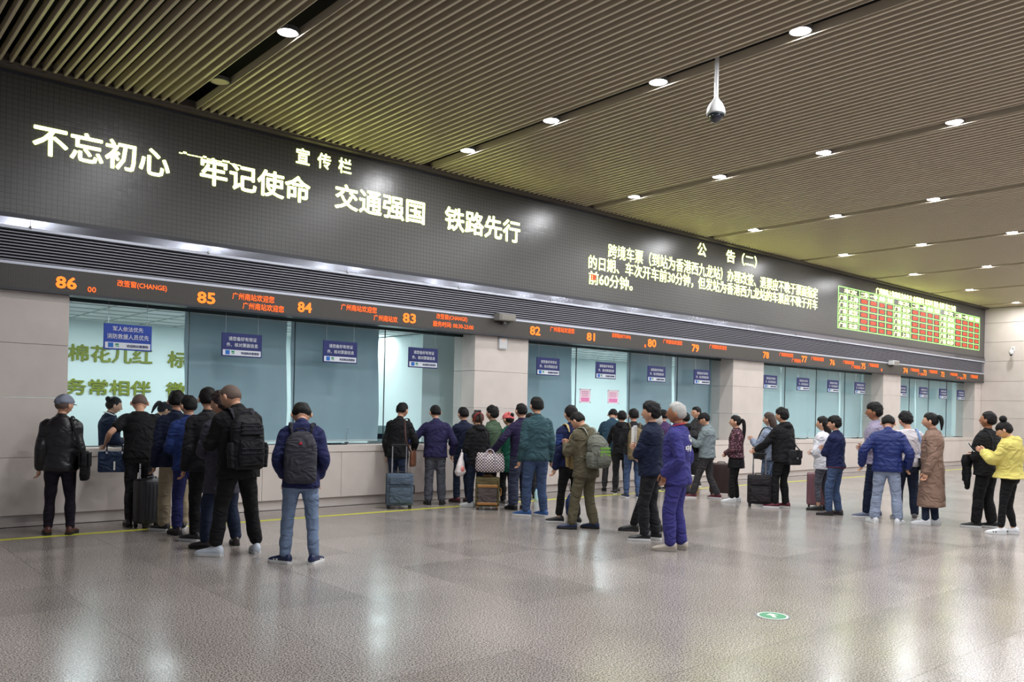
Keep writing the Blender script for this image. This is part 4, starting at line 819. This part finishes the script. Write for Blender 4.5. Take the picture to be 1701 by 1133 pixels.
p6 = P('woman in a long grey coat and dark jeans in the first queue', 3.63, 9.10, -28, 1.70, K_['grey'], K_['djean'], SH['dk'], hair='fluffy', hm=mat('hair_reddish', lin(40, 24, 26), .45, bump=.5, bscale=160), head=(-30, 5), arms=('belly', 'belly'), style='coat', hem=.36, coat_flare=.012, sole=kS, feet=((-.10, .0, -25), (.12, .02, 20)), legw=1.15, w=.96)
p7 = P('man with a shaved head and black clothes wearing a large backpack', 3.58, 8.54, -22, 1.82, K_['black'], K_['black'], SH['pale'], hair='buzz', head=(-28, 26), lean=4, arms=('phone', 'phone'), feet=((-.11, .03, -42), (.12, .0, 14)), legw=1.15, hem=.455, w=1.08, thick=.014, leghem=.075)
backpack(p7, 'large black backpack with many pockets on the shaved-head man', cloth('pack_black', 26, 26, 31, rough=.7), cloth('pack_trim', 44, 44, 52), .56, .35, .19, -.02, 'cargo')
p8 = P('man in a blue blazer and jeans bowing his head', 3.90, 7.74, 2, 1.66, K_['blazer'], K_['jean'], SH['navy'], head=(-6, 42), lean=2, arms=('pocket', 'pocket'), feet=((-.085, .02, -52), (.085, -.01, 22)), legw=1.05, hem=.462, w=1.0, shoe2=M_paper, thick=.014)
backpack(p8, 'slim charcoal backpack on the man in the blue blazer', cloth('pack_char', 54, 54, 62, rough=.7), cloth('pack_trim', 44, 44, 52), .50, .32, .15, 0, 'sleek', logo=mat('badge_red', lin(190, 30, 50), .5))
# queue at the second window
g = P('man in a black jacket with a brown strap beside a blue-grey suitcase', 7.46, 11.44, 22, 1.66, K_['black'], K_['djean'], SH['black'], head=(15, 12), lean=6, arms=('relax', ((.10, .17, .55), (.8, -.6, -.4))), feet=((-.06, .0, -5), (.07, -.03, 20)), hem=.47, w=.98)
sling(g, 'brown leather bag at the side of the man in the black jacket', leather('tan', 110, 70, 50), (.20, .07, .26), (.135, .06, .46), 1, sm=leather('strap', 90, 60, 60), flap=False)
suitcase('blue-grey soft suitcase with its handle pulled up', 7.28, 11.10, -28, cloth('case_blue', 84, 98, 114), .42, .24, .50, 'soft', .44)
h = P('stout man in a purple-navy shirt and grey trousers at the counter', 8.06, 11.24, -4, 1.63, K_['purple'], K_['gtrou'], SH['black'], hair='receding', head=(-18, 8), lean=2, arms=(((-.235, .15, .61), (-.5, -1, -.5)), ((.17, .03, .51), (.7, -1, 0))), sole=kS, legw=1.3, hem=.48, w=1.12, bulk=1.12, feet=((-.06, 0, -10), (.075, .01, 10)))
i_ = P('man in a dark navy coat standing by the pillar', 8.70, 11.32, -28, 1.60, K_['navy'], K_['djean'], SH['wine'], head=(-10, 5), arms=('belly', 'pocket'), style='coat', hem=.42, legw=1.1, sole=kS)
j_ = P('woman in a black padded jacket with a ponytail and red hairband', 8.46, 10.64, -32, 1.53, K_['black'], K_['djean'], SH['white'], hair='tail', hm=M_hairb, head=(0, 8), arms=('front', 'relax'), puff=.006, hood=True, hem=.45, feet=((-.05, .04, -35), (.05, -.02, 0)))
ob('hairband', tube([(-.085, -.03, 1.41), (-.075, -.045, 1.49), (0, -.055, 1.53), (.075, -.045, 1.49), (.085, -.03, 1.41)], .010, 8, 3), mat('band_red', lin(150, 30, 40), .6), j_['root'])
t = thing('plastic_bag', 'thin whitish-pink plastic bag carried by the woman with the red hairband', 'bag', (8.17, 10.70, .52), R(20)); ob('sack', remesh(loft([(0, 0, 0, .07, .05), (.06, 0, 0, .11, .08), (.16, 0, 0, .09, .06), (.28, .02, 0, .04, .03), (.36, .04, 0, .012, .012)], 18, 2), .01, 'sack', [M_bag], wrinkle(8, .01, 30, 30), 1), None, t); ob('loop_handle', tube([(.04, 0, .35), (.05, .01, .40), (.03, 0, .41), (.04, 0, .35)], .006, 6, 2), M_bag, t); ob('pink_print', ellipsoid((-.03, -.06, .10), (.045, .03, .05), 10, 8), mat('print_salmon', lin(220, 130, 120), .5), t)
k_ = P('young man with fluffy hair in a green fleece coat', 8.84, 10.72, -62, 1.62, K_['green'], K_['char'], SH['black'], hair='fluffy', head=(4, 0), arms=('belly', 'belly'), hem=.44, thick=.020)
l_ = P('woman in a coral pink cap and green coat behind the big bag', 9.12, 10.62, -45, 1.53, K_['egreen'], K_['black'], SH['grey'], hair='bun', cap=K_['pinkc'], head=(0, 5), style='coat', hem=.36, arms=('belly', 'belly'))
m_ = P('man in an aubergine shirt reaching down to the checked bag', 8.86, 10.02, -30, 1.68, K_['aub'], K_['slate'], SH['black'], hair='receding', head=(-6, 0), arms=(((-.235, .10, .565), (-.6, -1, 0)), ('down')), legw=1.45, hem=.51, bulk=1.1, sole=kS, w=.97)
n_ = P('dark-haired person in black half hidden beside the teal jacket', 9.95, 11.02, -10, 1.52, K_['black'], K_['char'], SH['black'], arms=('belly', 'belly'))
suitcase('olive brown suitcase with tan bands under the checked bag', 8.42, 10.30, -40, cloth('case_olive', 92, 84, 56), .38, .24, .46, 'leather', 0, leather('band_tan', 168, 118, 62))
t = thing('travel_bag', 'black and white checked travel bag lying on the olive suitcase', 'bag', (8.44, 10.28, .602), R(-40)); CK = checker_mat('checked_cloth', lin(60, 28, 40), lin(222, 214, 214), 42)
ob('bag_body', remesh(loft([(0, 0, 0, .22, .12), (.05, 0, 0, .235, .14), (.2, 0, 0, .225, .13), (.28, 0, 0, .21, .08), (.30, 0, 0, .20, .04)], 28, 4), .012, 'bag_body', [CK], wrinkle(2, .005), 2), None, t)
for sy in (-1, 1): ob('handle', tube([(-.09, sy*.135, .05), (-.085, sy*.13, .22), (-.04, sy*.05, .34), (.04, sy*.05, .34), (.085, sy*.13, .22), (.09, sy*.135, .05)], .011, 8, 3, flat=.6), mat('webbing_grey', lin(160, 150, 160), .7), t)
o_ = P('tall man in a teal jacket and blue jeans', 8.48, 9.24, -16, 1.77, K_['teal'], K_['mjean'], SH['blue'], head=(-12, 0), arms=('down', 'down'), legw=1.12, hem=.475, w=1.0, feet=((-.07, .03, -55), (.075, -.0, -25)))
t = thing('tote_bag', 'navy drawstring bag beside the legs of the man in the teal jacket', 'bag', (9.10, 9.10, 0), R(30)); ob('sack', remesh(loft([(.0, 0, 0, .09, .06), (.04, 0, 0, .13, .08), (.2, 0, 0, .14, .08), (.30, 0, 0, .09, .04), (.33, 0, 0, .03, .02)], 20, 2.4), .012, 'sack', [cloth('bag_navy', 26, 44, 84, rough=.6)], wrinkle(6, .006), 2), None, t); ob('cord', tube([(0, 0, .32), (-.04, .02, .42), (-.03, .03, .54)], .005, 6, 3), K_['navy'], t)
for q, (bx, by) in enumerate(((9.85, 10.95), (9.97, 10.84), (10.06, 10.98))):
    t = thing('water_bottle', ['clear water bottle nearest the checked bag', 'clear water bottle in front of the other two', 'clear water bottle nearest the pillar'][q], 'bottle', (bx, by, 0), 0, 'water bottles on the floor'); ob('bottle_body', loft([(0, 0, 0, .03, .03), (.02, 0, 0, .034, .034), (.15, 0, 0, .034, .034), (.19, 0, 0, .016, .016), (.205, 0, 0, .014, .014)], 14, 2), mat('bottle_clear', lin(180, 215, 225), .15), t, smooth=True); ob('bottle_cap', cyl((0, 0, .205), .016, .018, 12), M_icon, t)
p9 = P('man in a dark sweater with blue sleeve patches and a tan bag', 8.38, 8.40, -22, 1.66, K_['dnavy'], K_['black'], SH['black'], head=(-5, 6), arms=('down', 'belly'), feet=((-.075, .06, -60), (.06, -.02, -15)), hem=.49, leghem=.08, w=1.0,
       paints=[(K_['royal'], lambda c: (c[:, 0] < -.10) & (abs(c[:, 2]-.72) < .045) & (abs(c[:, 1]) < .06)), (K_['black'], lambda c: (c[:, 2] > .55) & (abs(c[:, 0]) < .095) & (c[:, 2] < .70))])
backpack(p9, 'tan canvas backpack on the man in the dark sweater', cloth('pack_tan', 160, 138, 96), cloth('strap_tan', 196, 172, 122), .50, .27, .16, .02, 'plain')
q_ = P('man in an olive jacket and trousers looking down', 8.16, 7.90, -48, 1.62, K_['olive'], K_['olivep'], SH['navy'], hair='short', head=(-8, 38), lean=4, arms=('phone', 'phone'), feet=((-.09, .06, -38), (.09, -.03, -20)), legw=1.25, hem=.44, w=1.04, thick=.016, sole=kS)
backpack(q_, 'grey-green backpack with green printed stripes on the olive jacket', cloth('pack_grey', 108, 110, 100), cloth('pack_grey2', 136, 138, 126), .44, .33, .19, .02, 'plain')
gp = merge(*[box(-.10, .10, -.232, -.222, -.30+.045*k, -.272+.045*k) for k in range(3)]); bo2 = ob('green_print', gp, mat('print_green', lin(110, 160, 60), .6), bpy.data.objects['backpack.003'] if 'backpack.003' in bpy.data.objects else None)
# third queue, by counter 81 and 80
r_ = P('man in a teal shirt leaning on the counter below the pink posters', 12.52, 11.42, 6, 1.70, K_['rblue'], K_['dgrey'], SH['black'], hair='receding', head=(0, 25), lean=14, arms=('counter', 'counter'), sole=kS, w=1.06)
sling(r_, 'dark crossbody bag on the man in the teal shirt', K_['black'], (.22, .08, .20), (.13, -.02, .50), 1)
s_ = P('dark-haired man in a black hooded jacket at the counter', 12.22, 10.88, -6, 1.60, K_['black'], K_['char'], SH['black'], arms=('counter', 'belly'), hood=True)
t_ = P('man in black wearing a khaki backpack and jeans by the counter', 11.90, 10.30, -14, 1.64, K_['char'], K_['mjean'], SH['navy'], head=(-4, 0), arms=('belly', 'belly'), hem=.49)
backpack(t_, 'khaki backpack on the man in jeans by the counter', cloth('pack_khaki', 118, 104, 78), cloth('pack_khaki2', 96, 84, 64), .58, .32, .16, 0, 'sleek')
u_ = P('person in a purple jacket half hidden in the third queue', 13.6, 10.97, -40, 1.64, K_['purp'], K_['char'], SH['black'], arms=('belly', 'belly'))
v_ = P('man in a navy jacket standing with his arms crossed', 8.18, 6.78, -72, 1.70, K_['navy'], K_['char'], SH['black'], hair='fluffy', head=(-4, 0), arms=('crossed', 'crossed'), feet=((-.06, .02, -18), (.055, -.03, 0)), legw=1.18, hem=.475, w=1.0, thick=.016)
t = thing('paper_packet', 'white paper packet held against the chest of the arms-crossed man', 'packet', tuple(v_['world']((0.02, .24, 1.28))), v_['rz']+R(10)); ob('sheet', rbox(-.10, .10, -.02, .02, -.11, .13, .01, 2), M_paper, t); ob('flap', rbox(-.10, .10, -.025, .0, .09, .15, .008, 1), M_plastic_w, t)
v2 = P('grey-haired person in black boots behind the arms-crossed man', 8.78, 7.22, -74, 1.63, K_['black'], K_['black'], SH['black'], hair='receding', hm=M_hairw, arms=('belly', 'belly'), feet=((-.06, .15, -10), (.06, -.02, 0)), sole=kS, leghem=.06)
w_ = P('elderly white-haired man in a blue work suit', 7.82, 6.10, -76, 1.70, K_['work'], K_['work'], SH['beige'], hair='short', hm=M_hairw, skin=M_skind, head=(-2, 0), arms=('pocket', 'pocket'), feet=((-.05, .02, -12), (.06, -.03, 5)), legw=1.3, hem=.455, w=.98, thick=.018, sole=mat('sole_beige', lin(150, 142, 134), .7), amp=.006)
ob('inner_collar', tube(w_['bend']([(-.044, .02, .852), (-.044, -.025, .865), (0, -.05, .872), (.044, -.025, .865), (.044, .02, .852)]), .008, 8, 3), mat('collar_red', lin(190, 40, 50), .7), w_['top'])
on_back(w_, 'back_print', text_part('中国铁', -.13, .13, 1.16, 1.235, 0, .03), M_paper); em = merge(*[tube([(.042*math.cos(a), 0, 1.31+.036*math.sin(a)) for a in np.linspace(0, 6.283, 20)], .006, 5, 1), box(-.006, .006, -.001, .001, 1.27, 1.345), box(-.03, .03, -.001, .001, 1.29, 1.30)]); on_back(w_, 'back_emblem', em, M_paper)
x1 = P('man in glasses and a dark shirt turned towards the left', 15.02, 11.20, -118, 1.72, K_['dgrey'], K_['char'], SH['black'], hair='short', glasses=True, arms=('belly', 'front'), w=1.05)
x2 = P('man in a black hooded jacket behind the elderly man', 13.05, 10.0, -48, 1.6, K_['black'], K_['gtrou'], SH['black'], hair='short', arms=('belly', 'belly'), hood=True, hem=.40)
backpack(x2, 'small black backpack behind the blue work suit', cloth('pack_black', 26, 26, 31), cloth('pack_trim', 44, 44, 52), .44, .28, .14, 0, 'plain')
y_ = P('man in a heather grey pullover and black cap using a phone', 13.10, 9.52, -76, 1.64, K_['hgrey'], K_['dgrey'], SH['wine'], hair='short', cap=K_['bcap'], head=(-6, 18), arms=('phone', 'phone'), feet=((-.05, .14, -12), (.06, -.12, 8)), legw=1.1, hem=.49, w=1.02, thick=.018)
phone(y_, 'white phone held by the man in the black cap', (.02, .30, .735))
suitcase('dark brown suitcase behind the man in the grey pullover', 13.86, 9.72, -62, mat('hard_brown', lin(66, 48, 48), .5), .42, .26, .58, 'hard', 0)
for q, (bx, by, bz, sx, sy, sz) in enumerate(((13.62, 10.35, 0, .38, .28, .26), (13.60, 10.34, .26, .34, .24, .10))):
    t = thing('cardboard_box', ['brown cardboard box standing on the floor in the third queue', 'flat pale parcel lying on the cardboard box'][q], 'box', (bx, by, bz), R(-30)); ob('carton', rbox(-sx/2, sx/2, -sy/2, sy/2, 0, sz, .006, 1), M_card if q == 0 else M_paper, t); ob('packing_tape', box(-sx/2-.001, sx/2+.001, -.02, .02, sz-.0, sz+.001), M_tape if q == 0 else M_signwhite, t)
z_ = P('woman with a long ponytail in a dark floral blouse', 13.06, 8.85, -84, 1.56, K_['floral'], K_['black'], SH['white'], hair='tail', longtail=True, head=(-2, 2), arms=('front', 'front'), feet=((-.05, .03, -14), (.05, -.02, 0)), legw=.95, hem=.52, coat_flare=.012, w=.96, style='blouse')
ob('skirt', remesh((loft([(.40*1.56, 0, -.01, .185, .15), (.46*1.56, 0, -.01, .18, .145), (.53*1.56, 0, -.01, .165, .13)], 24, 2.2)), .013, 'skirt', [K_['black']], wrinkle(3, .004), 2), None, z_['root'])
a1 = P('young woman with long brown hair in a pale denim jacket', 13.38, 8.36, -62, 1.62, K_['denimj'], K_['jean'], SH['pale'], hair='long', hm=M_hairb, head=(-4, 4), arms=('phone', 'belly'), hem=.49, w=.95, thick=.02, legw=1.2, leghem=.09)
sling(a1, 'small black handbag of the woman in the denim jacket', leather('bagblack', 26, 24, 28), (.22, .09, .20), (-.13, .06, .56), -1, flap=True)
a2 = P('man in a black jacket holding the black suitcase', 12.98, 7.86, -52, 1.70, K_['black'], K_['black'], SH['wine'], hair='fluffy', glasses=True, head=(-8, 4), arms=(((-.13, .22, .585), (-.6, -.8, -.3)), 'relax'), feet=((-.06, .03, -42), (.07, 0, -10)), legw=1.1, hem=.47, w=1.06, thick=.018, hood=True)
sling(a2, 'charcoal shoulder bag on the man holding the black suitcase', K_['char'], (.30, .10, .26), (.04, -.12, .52), 1)
suitcase('black fabric suitcase with four wheels beside the pale jeans', 12.80, 8.18, -52, cloth('case_black', 42, 38, 42), .40, .24, .50, 'soft', .36)
a3 = P('young woman with long black hair in a white shirt', 13.30, 7.28, -64, 1.57, K_['white'], K_['gtrou'], SH['black'], hair='long', head=(-8, 4), arms=('belly', 'belly'), feet=((-.05, .02, -25), (.06, -.03, 5)), hem=.45, w=.94, legw=.85, leghem=.10, style='shirt', sole=kS, thick=.020)
suitcase('dusty pink hard suitcase beside the woman in white', 13.58, 7.50, -60, mat('hard_pink', lin(142, 100, 108), .45), .40, .26, .56, 'hard', 0)
a4 = P('man in a navy sweater and jeans with folded arms', 12.84, 6.82, -66, 1.58, K_['dnavy'], K_['mjean'], SH['dk'], hair='fluffy', head=(-12, 4), arms=('crossed', 'crossed'), hem=.485, legw=1.12, w=.98, feet=((-.06, .03, -28), (.06, -.02, -5)), sole=kS, paints=[(mat('hem_red', lin(84, 36, 58), .8), lambda c: (c[:, 2] < .50))])
b1 = P('tall man in a lilac grey jacket and navy trousers', 13.10, 6.30, -84, 1.80, K_['lilac'], K_['navy'], SH['slate'], hair='fluffy', skin=M_skind, head=(-2, 0), arms=('belly', 'belly'), hem=.475, legw=1.1, feet=((-.06, .05, -10), (.06, -.02, 0)))
b2 = P('man in a quilted blue padded jacket and light jeans', 12.56, 5.84, 0, 1.66, K_['bpuff'], K_['ljean'], SH['white'], hair='short', head=(0, 32), lean=3, arms=(((-.215, .03, .53), (-.6, -1, 0)), ((.17, .04, .52), (.6, -1, 0))), puff=.008, hem=.475, w=1.10, legw=1.3, feet=((-.10, .0, -30), (.10, -.01, 18)), thick=.02, bulk=1.08)
b3 = P('man in a white T-shirt and dark jeans with a camera bag', 13.36, 5.90, -14, 1.68, K_['wtee'], K_['djean'], SH['grey'], hair='fluffy', head=(-24, 14), arms=('belly', 'counter'), style='t_shirt', sleeve=.8, collar=False, hem=.50, legw=1.15, w=1.04, feet=((-.07, .0, -10), (.08, .01, 18)))
sling(b3, 'black camera bag on a blue strap of the man in the white T-shirt', K_['black'], (.26, .14, .20), (.13, -.09, .53), 1, sm=mat('strap_blue', lin(120, 150, 200), .6))
b4 = P('woman with a ponytail in a long camel coat and white sneakers', 13.02, 5.38, -78, 1.67, K_['camel'], K_['djean'], SH['white'], hair='tail', head=(-4, 6), arms=('down', 'relax'), style='coat', hem=.17, coat_flare=.028, w=.98, thick=.018, feet=((-.055, .03, -14), (.05, -.03, -4)))
ob('coat_belt', tube([(.16*math.cos(a), .01+.125*math.sin(a), 1.02+.01*math.sin(3*a)) for a in np.linspace(0, 6.283, 26)], .016, 8, 1), K_['camel'], b4['top']); ob('belt_tail', tube([(-.12, -.11, 1.02), (-.13, -.13, .85), (-.12, -.14, .66)], .013, 8, 3), K_['camel'], b4['top'])
b5 = P('man in all black looking up with a jacket over his arm', 13.42, 4.76, -62, 1.70, K_['black'], K_['black'], SH['black'], hair='short', skin=M_skind, head=(-6, -8), arms=('belly', 'belly'), hem=.46, w=1.12, bulk=1.12, legw=1.3, thick=.018, feet=((-.06, .05, -30), (.07, -.02, -8)))
ob('side_bag_strap', tube(b5['bend']([(-.07, -.085, .66), (-.07, -.08, .78), (-.062, -.02, .852), (-.068, .06, .80), (-.08, .09, .70)]), .016, 8, 3, flat=.4), K_['char'], b5['top'])
t = thing('folded_jacket', 'black jacket draped over the arm of the man looking up', 'jacket', tuple(b5['world']((-.10, .24, .98))), b5['rz']); ob('fold', remesh(merge(loft([(-.30, 0, 0, .07, .04), (-.2, 0, 0, .09, .055), (0, 0, 0, .10, .07), (.10, 0, 0, .08, .06)], 18, 2.2), loft([(-.36, .05, .03, .04, .03), (-.1, .04, .03, .06, .05)], 14, 2.2)), .012, 'fold', [K_['black']], wrinkle(4, .010), 2), None, t); ob('sleeve', tube([(-.04, -.03, -.1), (-.06, -.05, -.3), (-.05, -.04, -.40)], [.045, .04, .035], 10, 3), K_['black'], t, smooth=True)
b6 = P('young woman in a yellow hoodie with her hair in a bun', 12.96, 4.30, -80, 1.58, K_['yellow'], K_['black'], SH['white'], hair='bangsbun', head=(-2, 24), arms=('phone2', 'phone2'), hem=.50, coat_flare=.035, w=1.05, thick=.03, legw=.92, hood=True, leghem=.075, feet=((-.05, .05, -20), (.06, -.03, 0)), shoe2=M_plastic_k)
phone(b6, 'white phone held by the woman in the yellow hoodie', (.0, .31, .76))
# ticket office staff
s1 = P('clerk in a navy uniform with a netted bun behind the glass', 3.46, 12.80, 78, 1.64, K_['navy'], K_['navy'], SH['black'], hair='bun', head=(0, 14), arms=('belly', 'belly'), style='uniform_jacket', w=.98)
ob('white_collar', tube(s1['bend']([(-.046, .03, .845), (-.044, -.025, .868), (0, -.05, .874), (.044, -.025, .868), (.046, .03, .845)]), .009, 8, 3), M_paper, s1['top'])
s2 = P('clerk in a dark cap bending over behind the glass', 4.02, 12.80, 70, 1.62, K_['char'], K_['navy'], SH['black'], hair='tail', cap=K_['bcap'], head=(0, 24), lean=12, arms=('front', 'front'), style='uniform_jacket')
#PEOPLE-END
